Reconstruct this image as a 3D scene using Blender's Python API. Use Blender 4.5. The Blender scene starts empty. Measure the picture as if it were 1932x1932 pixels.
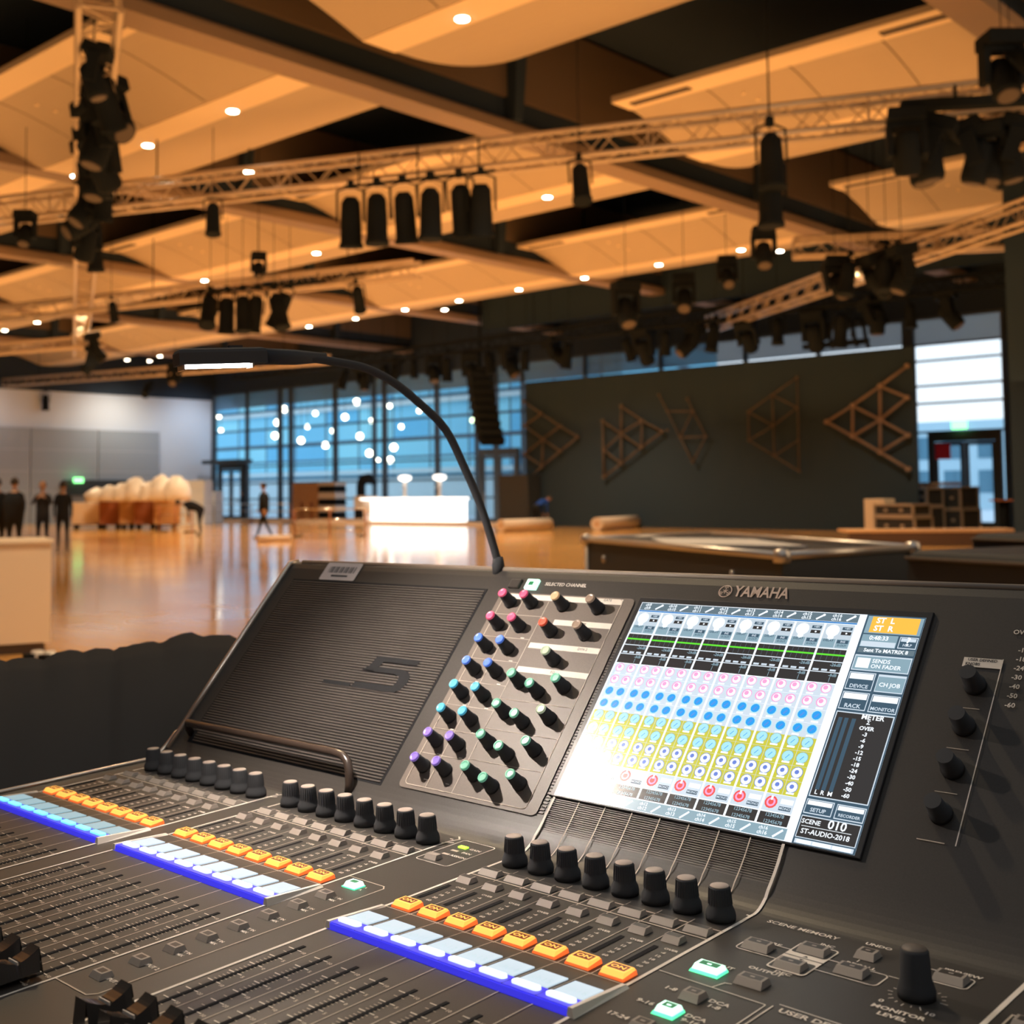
import bpy, math, random
from mathutils import Vector, Matrix
random.seed(7)
C = bpy.context.scene.collection
sc = bpy.context.scene
PI = math.pi
# ------------------------------------------------------------------ camera
CAM = Matrix(((0.7257, 0.0463, 0.6865), (0.6879, -0.0339, -0.7250), (-0.0103, 0.9984, -0.0564)))
FPX, PPX, PPY = 2261.26, 882.9, 804.1
EYE = Vector((0, 0, 1.5))
cd = bpy.data.cameras.new('camera'); cam = bpy.data.objects.new('camera', cd); C.objects.link(cam)
m4 = CAM.to_4x4(); m4.translation = EYE; cam.matrix_world = m4
cd.sensor_fit = 'HORIZONTAL'; cd.sensor_width = 36; cd.lens = FPX/1932*36
cd.shift_x = (966-PPX)/1932; cd.shift_y = (PPY-966)/1932
cd.clip_start = 0.02; cd.clip_end = 400
cd.dof.use_dof = True; cd.dof.focus_distance = 0.86; cd.dof.aperture_fstop = 11.5
sc.camera = cam
# ------------------------------------------------------------------ world, lights, exposure
w = bpy.data.worlds.new('world'); sc.world = w; w.use_nodes = True
wn = w.node_tree.nodes; wl = w.node_tree.links
bg = wn['Background']
tc = wn.new('ShaderNodeTexCoord'); sx = wn.new('ShaderNodeSeparateXYZ'); wr = wn.new('ShaderNodeValToRGB')
wl.new(tc.outputs['Generated'], sx.inputs[0]); wl.new(sx.outputs['Z'], wr.inputs[0]); wl.new(wr.outputs[0], bg.inputs[0])
wr.color_ramp.elements[0].position = 0.0; wr.color_ramp.elements[0].color = (.82, .92, 1, 1)
wr.color_ramp.elements[1].position = 0.5; wr.color_ramp.elements[1].color = (.55, .78, 1, 1)
bg.inputs[1].default_value = 1.7
def light(name, kind, loc, power, color, size=1, size_y=None, direction=(0, 0, -1), spot=None, blend=.5, spread=None):
    d = bpy.data.lights.new(name, kind); o = bpy.data.objects.new(name, d); C.objects.link(o)
    d.energy = power; d.color = color
    if kind == 'AREA':
        d.size = size
        if size_y: d.shape = 'RECTANGLE'; d.size_y = size_y
        if spread: d.spread = spread
    else: d.shadow_soft_size = size
    if spot: d.spot_size = spot; d.spot_blend = blend
    o.location = loc; o.rotation_euler = Vector(direction).to_track_quat('-Z', 'Y').to_euler()
    return o
# added warm fill that brightens the ceiling, shining upwards, unseen from below
light('ceiling_fill', 'AREA', (-30, 20, 4.2), 5200, (1, .55, .21), 62, 42, (0, 0, 1))
# added neutral fill over the mixing position, unseen, lifts the console's blacks
light('mixing_position_fill', 'AREA', (3, -2, 9.2), 260, (.86, .94, 1), 16, 16, (0, 0, -1))
# added gentle warm fill from high up on the right, unseen
light('hall_fill', 'AREA', (6, 14, 9.0), 1300, (1, .72, .45), 8, 24, (-.75, .1, -.65))
sc.view_settings.view_transform = 'Standard'; sc.view_settings.look = 'None'
sc.view_settings.exposure = 0.0; sc.view_settings.gamma = 1.0
try: sc.view_settings.use_curve_mapping = False
except Exception: pass
sc.cycles.use_denoising = True
sc.cycles.max_bounces = 6; sc.cycles.diffuse_bounces = 3; sc.cycles.glossy_bounces = 3; sc.cycles.transmission_bounces = 4
sc.cycles.caustics_reflective = False; sc.cycles.caustics_refractive = False
sc.cycles.sample_clamp_indirect = 6
# ------------------------------------------------------------------ helpers
def mat(name, col, rough=.6, metal=0, spec=.5, emit=None, es=1, noise=0, nscale=20, bump=0, bscale=200, coat=0, trans=0, alpha=1):
    m = bpy.data.materials.new(name); m.use_nodes = True; nt = m.node_tree; b = nt.nodes['Principled BSDF']
    b.inputs['Base Color'].default_value = (*col, 1); b.inputs['Roughness'].default_value = rough
    b.inputs['Metallic'].default_value = metal; b.inputs['Specular IOR Level'].default_value = spec
    b.inputs['Coat Weight'].default_value = coat; b.inputs['Transmission Weight'].default_value = trans
    b.inputs['Alpha'].default_value = alpha
    if emit: b.inputs['Emission Color'].default_value = (*emit, 1); b.inputs['Emission Strength'].default_value = es
    if noise or bump:
        t = nt.nodes.new('ShaderNodeTexCoord')
        n = nt.nodes.new('ShaderNodeTexNoise'); n.inputs['Scale'].default_value = nscale; n.inputs['Detail'].default_value = 3
        nt.links.new(t.outputs['Object'], n.inputs['Vector'])
        if noise:
            r = nt.nodes.new('ShaderNodeValToRGB'); nt.links.new(n.outputs['Fac'], r.inputs[0])
            r.color_ramp.elements[0].position = .3; r.color_ramp.elements[1].position = .7
            r.color_ramp.elements[0].color = (*[c*(1-noise) for c in col], 1); r.color_ramp.elements[1].color = (*[min(1, c*(1+noise)) for c in col], 1)
            nt.links.new(r.outputs[0], b.inputs['Base Color'])
        if bump:
            n2 = nt.nodes.new('ShaderNodeTexNoise'); n2.inputs['Scale'].default_value = bscale
            nt.links.new(t.outputs['Object'], n2.inputs['Vector'])
            bp = nt.nodes.new('ShaderNodeBump'); bp.inputs['Strength'].default_value = bump; bp.inputs['Distance'].default_value = .001
            nt.links.new(n2.outputs['Fac'], bp.inputs['Height']); nt.links.new(bp.outputs[0], b.inputs['Normal'])
    return m
ORD = ['first', 'second', 'third', 'fourth', 'fifth', 'sixth', 'seventh', 'eighth', 'ninth', 'tenth', 'eleventh', 'twelfth', 'thirteenth', 'fourteenth', 'fifteenth', 'sixteenth', 'seventeenth', 'eighteenth', 'nineteenth', 'twentieth', 'twenty-first', 'twenty-second', 'twenty-third', 'twenty-fourth', 'twenty-fifth', 'twenty-sixth', 'twenty-seventh', 'twenty-eighth']
def relabel(lst, fmt):
    # lst: (sort key, object); gives every member of a row its own label, counted from the left of the row
    for i, (_, o) in enumerate(sorted(lst, key=lambda q: q[0])): o['label'] = fmt % ORD[i]
class MB:
    def __init__(s): s.v = []; s.f = []; s.m = []; s.sm = []
    def face(s, pts, mi=0, smooth=False):
        n = len(s.v); s.v += [tuple(p) for p in pts]; s.f.append(tuple(range(n, n+len(pts)))); s.m.append(mi); s.sm.append(smooth); return s
    def box(s, a, b, mi=0, T=None):
        x0, y0, z0 = a; x1, y1, z1 = b
        P = [(x0,y0,z0),(x1,y0,z0),(x1,y1,z0),(x0,y1,z0),(x0,y0,z1),(x1,y0,z1),(x1,y1,z1),(x0,y1,z1)]
        return s.hexa(P, mi, T)
    def hexa(s, P, mi=0, T=None):
        if T: P = [T @ Vector(p) for p in P]
        n = len(s.v); s.v += [tuple(p) for p in P]
        for q in ((0,3,2,1),(4,5,6,7),(0,1,5,4),(1,2,6,5),(2,3,7,6),(3,0,4,7)):
            s.f.append(tuple(n+i for i in q)); s.m.append(mi); s.sm.append(False)
        return s
    def bev(s, a, b, r, mi=0, T=None):
        # box with its top edges chamfered by r (x, y) and r (z)
        x0, y0, z0 = a; x1, y1, z1 = b
        rings = [(0, z0), (0, z1-r), (r*.35, z1-r*.35), (r, z1)]
        n = len(s.v)
        for d, z in rings:
            for p in ((x0+d,y0+d,z),(x1-d,y0+d,z),(x1-d,y1-d,z),(x0+d,y1-d,z)):
                s.v.append(tuple(T @ Vector(p)) if T else p)
        for k in range(3):
            for i in range(4):
                j = (i+1) % 4; s.f.append((n+4*k+i, n+4*k+j, n+4*k+4+j, n+4*k+4+i)); s.m.append(mi); s.sm.append(False)
        s.f.append((n+12,n+13,n+14,n+15)); s.m.append(mi); s.sm.append(False)
        s.f.append((n+3,n+2,n+1,n)); s.m.append(mi); s.sm.append(False)
        return s
    def lathe(s, prof, n=20, mi=0, T=None, mis=None, cap=True):
        k0 = len(s.v); T = T or Matrix()
        for r, z in prof:
            for i in range(n):
                a = 2*PI*i/n; s.v.append(tuple(T @ Vector((r*math.cos(a), r*math.sin(a), z))))
        for k in range(len(prof)-1):
            for i in range(n):
                j = (i+1) % n; s.f.append((k0+k*n+i, k0+k*n+j, k0+(k+1)*n+j, k0+(k+1)*n+i)); s.m.append(mis[k] if mis else mi); s.sm.append(True)
        if cap:
            s.f.append(tuple(k0+n-1-i for i in range(n))); s.m.append(mis[0] if mis else mi); s.sm.append(False)
            e = k0+(len(prof)-1)*n; s.f.append(tuple(e+i for i in range(n))); s.m.append(mis[-1] if mis else mi); s.sm.append(False)
        return s
    def tube(s, pts, r, n=8, mi=0, caps=True):
        pts = [Vector(p) for p in pts]; k0 = len(s.v); L = len(pts)
        rs = r if isinstance(r, (list, tuple)) else [r]*L
        up = None
        for i, p in enumerate(pts):
            d = (pts[min(i+1, L-1)]-pts[max(i-1, 0)]).normalized()
            if up is None: up = Vector((0,0,1)) if abs(d.z) < .9 else Vector((1,0,0))
            x = d.cross(up).normalized(); y = x.cross(d).normalized(); up = y
            for j in range(n):
                a = 2*PI*j/n; s.v.append(tuple(p+x*(rs[i]*math.cos(a))+y*(rs[i]*math.sin(a))))
        for i in range(L-1):
            for j in range(n):
                q = (j+1) % n; s.f.append((k0+i*n+j, k0+i*n+q, k0+(i+1)*n+q, k0+(i+1)*n+j)); s.m.append(mi); s.sm.append(True)
        if caps:
            s.f.append(tuple(k0+n-1-j for j in range(n))); s.m.append(mi); s.sm.append(False)
            s.f.append(tuple(k0+(L-1)*n+j for j in range(n))); s.m.append(mi); s.sm.append(False)
        return s
    def weld(s, tol=1e-4):
        idx = {}; mp = []; V = []
        for p in s.v:
            k = (round(p[0]/tol), round(p[1]/tol), round(p[2]/tol))
            if k not in idx: idx[k] = len(V); V.append(p)
            mp.append(idx[k])
        s.v = V; s.f = [tuple(mp[i] for i in f) for f in s.f]; return s
    def build(s, name, mats, parent=None, loc=None, rotz=0, matrix=None):
        me = bpy.data.meshes.new(name); me.from_pydata(s.v, [], s.f)
        mats = mats if isinstance(mats, (list, tuple)) else [mats]
        for m in mats: me.materials.append(m)
        me.polygons.foreach_set('material_index', s.m); me.polygons.foreach_set('use_smooth', s.sm)
        me.update(); me.validate()
        o = bpy.data.objects.new(name, me); C.objects.link(o)
        if parent: o.parent = parent
        if loc: o.location = loc
        if rotz: o.rotation_euler = (0, 0, rotz)
        if matrix is not None: o.matrix_world = matrix
        return o
def tag(o, label=None, cat=None, group=None, kind=None):
    if label: o['label'] = label
    if cat: o['category'] = cat
    if group: o['group'] = group
    if kind: o['kind'] = kind
    return o
def empty(name, loc, rotz=0):
    o = bpy.data.objects.new(name, None); C.objects.link(o); o.location = loc; o.rotation_euler = (0, 0, rotz); o.empty_display_size = .1
    return o
def struct(o): o['kind'] = 'structure'; return o
def copy_tree(o, parent=None):
    c = o.copy(); C.objects.link(c)
    if parent: c.parent = parent
    for ch in [k for k in o.children]:
        if not ch.name.startswith('hanging_rod'): copy_tree(ch, c)
    return c
_tc = {}
def text(mb, s, x, y, size, z=0, mi=0, align='CENTER', T=None, sx=1.0, shear=0.0, rot=0, bold=0):
    key = (s, align, bold)
    if key not in _tc:
        cu = bpy.data.curves.new('t', 'FONT'); cu.body = s; cu.size = 1; cu.align_x = align; cu.align_y = 'CENTER'; cu.resolution_u = 2; cu.offset = bold
        ob = bpy.data.objects.new('t', cu); C.objects.link(ob)
        dg = bpy.context.evaluated_depsgraph_get(); me = ob.evaluated_get(dg).to_mesh()
        _tc[key] = ([tuple(v.co) for v in me.vertices], [tuple(p.vertices) for p in me.polygons])
        ob.evaluated_get(dg).to_mesh_clear(); bpy.data.objects.remove(ob); bpy.data.curves.remove(cu)
    V, F = _tc[key]; n = len(mb.v); ca, sa = math.cos(rot), math.sin(rot)
    for a, b, _ in V:
        a2 = (a+shear*b)*sx*size; b2 = b*size
        p = Vector((x+a2*ca-b2*sa, y+a2*sa+b2*ca, z)); mb.v.append(tuple(T @ p) if T else tuple(p))
    for f in F: mb.f.append(tuple(n+i for i in f)); mb.m.append(mi); mb.sm.append(False)
def rect(mb, x0, y0, x1, y1, z=0, mi=0, T=None):
    P = [Vector(p) for p in ((x0,y0,z),(x1,y0,z),(x1,y1,z),(x0,y1,z))]
    mb.face([T @ p for p in P] if T else P, mi)
def line(mb, pts, wd, z=0, mi=0, T=None, closed=False):
    pts = [Vector((p[0], p[1], 0)) for p in pts]
    if closed: pts = pts+[pts[0], pts[1]]
    for a, b in zip(pts[:-1], pts[1:] if not closed else pts[1:]):
        d = (b-a)
        if d.length < 1e-9: continue
        d.normalize(); n = Vector((-d.y, d.x, 0))*wd/2; e = d*wd/2
        P = [a-n-e, b-n+e, b+n+e, a+n-e]; P = [Vector((p.x, p.y, z)) for p in P]
        mb.face([T @ p for p in P] if T else P, mi)
def rrect(x0, y0, x1, y1, r, n=3):
    out = []
    for cx, cy, a0 in ((x1-r, y0+r, -PI/2), (x1-r, y1-r, 0), (x0+r, y1-r, PI/2), (x0+r, y0+r, PI)):
        for i in range(n+1):
            a = a0+PI/2*i/n; out.append((cx+r*math.cos(a), cy+r*math.sin(a)))
    return out
def disc(mb, x, y, r, z=0, mi=0, T=None, n=14):
    P = [Vector((x+r*math.cos(2*PI*i/n), y+r*math.sin(2*PI*i/n), z)) for i in range(n)]
    mb.face([T @ p for p in P] if T else P, mi)
def ray(x, y): return CAM @ Vector(((x-PPX)/FPX, -(y-PPY)/FPX, -1.0))
def at_z(x, y, z): d = ray(x, y); return EYE+d*((z-EYE.z)/d.z)
def at_y(x, y, Y): d = ray(x, y); return EYE+d*(Y/d.y)
def at_x(x, y, X): d = ray(x, y); return EYE+d*(X/d.x)
# ------------------------------------------------------------------ materials
M = {}
M['roof'] = mat('black_roof', (.036, .052, .076), .9, spec=.1)
M['panel'] = mat('ceiling_panel_plaster', (.54, .44, .33), .8, spec=.2)
M['strip'] = mat('ceiling_strip_lit_tone', (.90, .72, .50), .7, spec=.2)  # lighter than the panels: light caught by the strips is put into the colour
M['fascia'] = mat('fascia_board', (.17, .12, .085), .8, spec=.2)
M['beam'] = mat('beam_paint', (.30, .21, .15), .6)
M['vent'] = mat('vent_grille', (.10, .075, .06), .7)
M['blk'] = mat('matt_black', (.013, .017, .022), .85, spec=.08)
M['blk2'] = mat('black_backdrop_cloth', (.036, .058, .086), .95, spec=.05)
M['alu'] = mat('truss_aluminium', (.62, .50, .38), .4, metal=.6)
M['bulb'] = mat('lit_lamp', (1, 1, 1), .4, emit=(1, .88, .66), es=30)
M['hall'] = mat('hall_wall_beige', (.45, .42, .40), .8)
M['tint'] = mat('tinted_upper_glass', (.16, .30, .46), .3, alpha=.72)
M['white'] = mat('white_wall_paint', (.66, .74, .86), .8, spec=.2)
M['grey'] = mat('grey_partition', (.34, .40, .48), .85, spec=.1)
M['greyline'] = mat('partition_joint', (.46, .52, .60), .8, spec=.1)
M['frame'] = mat('window_frame_dark', (.055, .07, .085), .6)
M['glass'] = mat('window_glass', (.10, .22, .28), .02, spec=.5, alpha=.08)
# ------------------------------------------------------------------ floor
fm = bpy.data.materials.new('parquet'); fm.use_nodes = True; nt = fm.node_tree; b = nt.nodes['Principled BSDF']
t = nt.nodes.new('ShaderNodeTexCoord'); br = nt.nodes.new('ShaderNodeTexBrick'); nt.links.new(t.outputs['Object'], br.inputs['Vector'])
br.inputs['Scale'].default_value = 1; br.inputs['Brick Width'].default_value = 2.4; br.inputs['Row Height'].default_value = .35; br.inputs['Mortar Size'].default_value = .004
br.inputs['Color1'].default_value = (.80, .43, .14, 1); br.inputs['Color2'].default_value = (.72, .37, .115, 1); br.inputs['Mortar'].default_value = (.3, .16, .06, 1)
nt.links.new(br.outputs['Color'], b.inputs['Base Color'])
nz = nt.nodes.new('ShaderNodeTexNoise'); nz.inputs['Scale'].default_value = .6; nt.links.new(t.outputs['Object'], nz.inputs['Vector'])
mr = nt.nodes.new('ShaderNodeMapRange'); mr.inputs[3].default_value = .05; mr.inputs[4].default_value = .16
nt.links.new(nz.outputs['Fac'], mr.inputs[0]); nt.links.new(mr.outputs[0], b.inputs['Roughness'])
b.inputs['Specular IOR Level'].default_value = .42
struct(MB().box((-70, -14, -.3), (22, 47.3, 0)).build('floor', fm))
# ------------------------------------------------------------------ shell
struct(MB().box((-70, -14, 12.5), (22, 48, 12.8)).build('ceiling', M['roof']))
struct(MB().box((22, -14, 0), (22.4, 47.4, 12.5)).build('wall_right', M['hall']))
struct(MB().box((-70, -14.4, 0), (22.4, -14, 12.5)).build('wall_front', M['hall']))
WX = -68.4
mb = MB().box((WX-.5, -14, 0), (WX, 47.4, 8.0), 0).box((WX-.5, -14, 8.0), (WX, 47.4, 12.5), 1)
struct(mb.build('wall_left', [M['white'], M['roof']]))
# grey sliding partition panels standing against the left wall
t = empty('partition_wall', (WX+.15, 20, 0)); tag(t, 'grey panelled sliding partition standing along the white left wall', 'partition')
X0 = .0
for i in range(10):
    y0, y1 = -21.4+i*4.42+.04, -21.4+(i+1)*4.42-.04
    mb = MB().box((0, y0, 0), (.12, y1, 5.72), 0)
    for z in (1.9, 3.1, 4.4): mb.box((.12, y0, z), (.13, y1, z+.05), 1)
    mb.box((.12, y1-.06, 0), (.13, y1, 5.72), 1)
    mb.build('partition_panel', [M['grey'], M['greyline']], t)
# back wall: glazing on the left, black between, tall glazed bay on the right
YB = 47.0
def wallseg(x0, x1, z0, z1): return ((x0, YB, z0), (x1, YB+.4, z1))
mb = MB()
mb.box(*wallseg(-70, WX, 0, 12.5)); mb.box(*wallseg(WX, 22, 8.35, 12.5)); mb.box(*wallseg(-16.3, 22, 0, 8.35)); mb.box((WX, YB, -.3), (22, YB+.4, 0))
struct(mb.build('wall_back', M['roof']))
def glazing(name, x0, x1, mull, rails, heavy=()):
    r = struct(empty(name, ((x0+x1)/2, YB+.1, 0))); cx = (x0+x1)/2
    fr = MB().box((x0-cx, -.06, 8.25), (x1-cx, .1, 8.42)).box((x0-cx, -.06, 0), (x1-cx, .1, .1))
    fr.build('window_frame', M['frame'], r)
    for k, x in enumerate(mull):
        wd = .22 if x in heavy else .11
        MB().box((x-cx-wd/2, -.18, 0), (x-cx+wd/2, .1, 8.35)).build('mullion', M['frame'], r)
    for z in rails:
        MB().box((x0-cx, -.03, z-.045), (x1-cx, .05, z+.045)).build('transom', M['frame'], r)
    MB().box((x0-cx, .06, .05), (x1-cx, .075, 8.3)).build('glass', M['glass'], r)
    MB().box((x0-cx, -.01, 7.30), (x1-cx, .02, 8.3)).build('tinted_pane', M['tint'], r)
    return r
mull = [-68.3, -64.5, -61.0, -59.9, -55.6, -52.1, -51.2, -46.9, -43.9, -42.5, -40.6, -36.5, -32.0, -27.5, -24, -20.2]
glazing('window_1', WX, -20.1, mull, [1.3, 2.3, 3.4, 4.6, 5.8, 7.0], (-61.0, -55.6, -51.2, -46.9, -42.5, -20.2, -59.9))
glazing('window_2', -20.1, -16.3, [-19.98, -16.4], [3.75, 4.9, 5.6, 6.6, 7.25], (-19.98,))
# glass entrance doors in the glazed bay on the right and two on the left
def door(name, x0, x1, h, leaves, canopy=0):
    r = struct(empty(name, ((x0+x1)/2, YB-.12, 0))); a = (x1-x0)/2
    MB().box((-a-.2, -.05, h), (a+.2, .15, h+.38)).box((-a-.2, -.05, 0), (-a, .15, h)).box((a, -.05, 0), (a+.2, .15, h)).build('door_frame', M['frame'], r)
    if canopy: MB().box((-a-.4, -1.2, h+.35), (a+1.2, 0, h+.6)).build('canopy', M['frame'], r)
    wl_ = (2*a)/leaves
    for i in range(leaves):
        l, rr = -a+i*wl_+.02, -a+(i+1)*wl_-.02
        d = MB().box((l, 0, .02), (l+.14, .1, h-.02)).box((rr-.14, 0, .02), (rr, .1, h-.02)).box((l+.14, 0, h-.16), (rr-.14, .1, h-.02)).box((l+.14, 0, .02), (rr-.14, .1, .22)).build('door_leaf', M['frame'], r)
        MB().tube([(l+.2, -.08, .8), (l+.2, -.08, 1.6)], .02).build('door_handle', M['alu'], d)
    return r
door('door_1', -19.15, -16.75, 3.35, 2)
door('door_2', -67.3, -64.9, 3.3, 2, 1)
door('door_3', -43.4, -41.0, 3.5, 2)
# ------------------------------------------------------------------ outside: ground, buildings, globes standing for reflections in the glass
M['paving'] = mat('outdoor_paving', (.66, .72, .78), .7, noise=.1, nscale=.5)
struct(MB().box((-220, 47.6, -.35), (60, 160, -.05)).build('ground', M['paving']))
def facade_mat():
    m = bpy.data.materials.new('teal_glass_facade'); m.use_nodes = True; nt = m.node_tree; b = nt.nodes['Principled BSDF']
    t = nt.nodes.new('ShaderNodeTexCoord'); mp = nt.nodes.new('ShaderNodeMapping'); mp.inputs['Rotation'].default_value = (PI/2, 0, 0)
    br = nt.nodes.new('ShaderNodeTexBrick'); br.inputs['Scale'].default_value = 1; br.inputs['Brick Width'].default_value = 4.2; br.inputs['Row Height'].default_value = 1.5; br.inputs['Mortar Size'].default_value = .09
    br.offset = 0
    br.inputs['Color1'].default_value = (.08, .52, .88, 1); br.inputs['Color2'].default_value = (.30, .82, 1, 1); br.inputs['Mortar'].default_value = (.03, .10, .17, 1)
    nt.links.new(t.outputs['Object'], mp.inputs[0]); nt.links.new(mp.outputs[0], br.inputs['Vector']); nt.links.new(br.outputs['Color'], b.inputs['Base Color'])
    b.inputs['Roughness'].default_value = .4; return m
M['teal'] = facade_mat()
M['lightwall'] = mat('pale_facade', (.62, .78, .84), .7)
M['offgrey'] = mat('grey_facade', (.30, .36, .42), .7)
M['pane'] = mat('facade_window_pane', (.16, .30, .38), .2)
t = empty('glass_building', (-75, 66, 0)); tag(t, 'blue glass office building seen through the left hall windows', 'building')
MB().box((-60, 0, 2.9), (27, 12, 15)).build('facade', M['teal'], t)
MB().box((-60, .05, -.1), (27, 12, 2.9)).build('ground_floor', M['lightwall'], t)
for z in (3.2, 8.6): MB().box((-60, -.7, z), (27, .0, z+.35)).build('balcony_ledge', M['lightwall'], t)
M['bokeh'] = mat('glass_reflection_glow', (1, 1, 1), .4, emit=(1, .97, .74), es=9)  # glowing globes added for the ceiling lights' reflections in the glass
M['bokehg'] = mat('green_glass_reflection_glow', (1, 1, 1), .4, emit=(.78, 1, .5), es=5)
LP = [(413,786),(417,812),(536,772),(523,797),(519,822),(595,780),(580,805),(568,831),(614,840),(628,813),(673,758),(651,787),(735,766),(791,775),(757,805),(701,794),(679,823),(697,855),(743,844),(713,869),(736,868),(849,825),(988,817),(892,793),(990,848)]
spot0 = None; LL = []; LG = []
for i, (x, y) in enumerate(LP):
    p = at_y(x, y, 60+random.uniform(-3, 4))
    r = random.choice((.17, .20, .24)) if i not in (21, 22, 23, 24) else .18
    g = M['bokehg'] if i in (21, 23, 24) else M['bokeh']
    t = empty('reflection_spot', p)
    tag(t, 'green tinted globe standing for a reflection in the windows beside the hanging speaker' if g is M['bokehg'] else 'round glowing globe standing for a reflection in the left hall windows', 'lamp', 'green tinted reflections in the glass' if g is M['bokehg'] else 'round reflections in the left glazing')
    (LG if g is M['bokehg'] else LL).append((x, t))
    MB().lathe([(r*math.sin(PI*k/8)+.001, -r*math.cos(PI*k/8)) for k in range(9)], 12, cap=False).build('reflection_globe', g, t)
    MB().tube([(0, 0, r), (0, 0, 15.5-p.z)], .02, 5).build('globe_cord', M['frame'], t)
relabel(LL, 'round glowing globe standing for a reflection in the left hall windows, %s from the left'); relabel(LG, 'green tinted globe standing for a reflection in the windows near the hanging speaker, %s from the left')
# added canopy that carries the reflection globes
struct(MB().box((-110, 56, 15.5), (-45, 65.8, 15.8)).build('trim_1', M['offgrey']))
t = empty('pale_building', (-26, 92, 0)); tag(t, 'pale low building with rows of windows seen through the right glazing', 'building')
MB().box((-14, 0, -.1), (-3.6, 9, 6.7)).build('wing', M['lightwall'], t)
MB().box((-3.6, .1, -.1), (14, 9, 8.8)).build('wing', M['offgrey'], t)
MB().box((-3.6, -.3, 8.8), (14, 9, 9.2)).build('roof_edge', M['frame'], t)
for k in range(10):
    for z in (1.2, 3.8):
        x = -13.4+k*2.6
        MB().box((x, -.06, z), (x+1.7, .0, z+1.7)).box((x+.8, -.1, z), (x+.88, -.05, z+1.7)).build('window', M['pane'], t)
for o in list(t.children):
    pass
# ------------------------------------------------------------------ ceiling: beams, curved panels
HB = 9.5
YK = [.6, 10.9, 21.2, 31.5]
BX = [-7.4, -17.6, -27.7, -38.1, -49.0, -59.2]
ordn = ['nearest', 'second', 'third', 'fourth', 'fifth', 'farthest']
for i, x in enumerate(BX):
    t = empty('ceiling_beam', (x, 0, 0)); tag(t, '%s long brown ceiling beam with black posts counted from the right' % ordn[i], 'beam', 'ceiling beams')
    MB().bev((-.34, -13.9, -.0), (.34, 46.9, .32), .1, T=Matrix.Translation((0, 0, HB))).build('bottom_flange', M['beam'], t)
    MB().box((-.12, -13.9, HB+.32), (.12, 46.9, HB+.85)).build('web_slot', M['roof'], t)
    MB().box((-.06, -13.9, HB+.85), (.22, 46.9, 12.4)).build('fascia', M['fascia'], t)
    for y in (9.3, 19.9, 30.6, 41.3):
        MB().hexa([(-.3, y-.14, HB+.3), (.42, y-.14, HB+.3), (.42, y+.14, HB+.3), (-.3, y+.14, HB+.3), (-.55, y-.2, 12.4), (.62, y-.2, 12.4), (.62, y+.2, 12.4), (-.55, y+.2, 12.4)]).build('post', M['roof'], t)
def prof(s):   # height of the underside above HB, s = 0..7.1 m from the near edge
    if s < .75: return .64
    if s < 2.9: return .64-.60*((s-.75)/2.15)**1.3
    if s < 3.9: return .04
    u = (s-3.9)/3.2; return .04+.73*u*u
def ceiling_panel(x0, x1, k, idx):
    y0 = YK[k]; t = empty('ceiling_panel', ((x0+x1)/2, y0, HB)); a = (x1-x0)/2
    S = [0, .75, .76, 1.1, 1.5, 1.9, 2.3, 2.6, 2.9, 3.9]+[3.9+.32*j for j in range(1, 11)]
    mb = MB()
    for s0, s1 in zip(S[:-1], S[1:]):
        z0, z1 = prof(s0), prof(s1); mi = 0
        mb.face([(-a, s0, z0), (-a, s1, z1), (a, s1, z1), (a, s0, z0)], mi, True)
        mb.face([(-a, s0, z0+.12), (a, s0, z0+.12), (a, s1, z1+.12), (-a, s1, z1+.12)], mi, True)
    for xx in (-a, a):
        for s0, s1 in zip(S[:-1], S[1:]):
            mb.face([(xx, s0, prof(s0)), (xx, s0, prof(s0)+.12), (xx, s1, prof(s1)+.12), (xx, s1, prof(s1))], 0)
    mb.face([(-a, 0, .64), (a, 0, .64), (a, 0, .76), (-a, 0, .76)]); mb.face([(-a, 7.1, .77), (-a, 7.1, .89), (a, 7.1, .89), (a, 7.1, .77)])
    mb.build('panel_shell', M['panel'], t)
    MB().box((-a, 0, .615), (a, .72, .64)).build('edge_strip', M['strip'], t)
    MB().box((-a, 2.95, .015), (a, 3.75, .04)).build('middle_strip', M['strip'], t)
    for sx_ in (-1, 1):
        MB().box((sx_*(a-1.05)-.75, .26, .585), (sx_*(a-1.05)+.75, .46, .62)).build('air_vent', M['vent'], t)
    j = MB()
    for q in range(1, 4):
        xx = -a+q*2*a/4
        for s0, s1 in zip(S[2:8], S[3:9]): j.face([(xx-.015, s0, prof(s0)-.004), (xx-.015, s1, prof(s1)-.004), (xx+.015, s1, prof(s1)-.004), (xx+.015, s0, prof(s0)-.004)])
    j.build('panel_joint', M['fascia'], t)
    for q in range(3):
        xx = -a*.35+.0*q; s = 1.3+.35*q
        MB().lathe([(.05, prof(s)-.02), (.05, prof(s)+.02)], 8, T=Matrix.Translation((xx+.15*q, s, 0))).build('sprinkler_rose', M['strip'], t)
    return t
bays = [(-15.6, -7.75), (-27.4, -18.0), (-37.8, -28.1), (-48.7, -38.5), (-58.9, -49.4), (-68.2, -59.6)]
rown = ['nearest row', 'second row', 'third row', 'row closest to the glass wall']
for bi, (x0, x1) in enumerate(bays):
    for k in range(4):
        if k == 0 and bi > 2: pass
        t = ceiling_panel(x0, x1, k, bi)
        tag(t, 'curved tan ceiling panel, %s, bay %s from the right' % (rown[k], ['one', 'two', 'three', 'four', 'five', 'six'][bi]), 'ceiling panel', 'curved ceiling panels')
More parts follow.
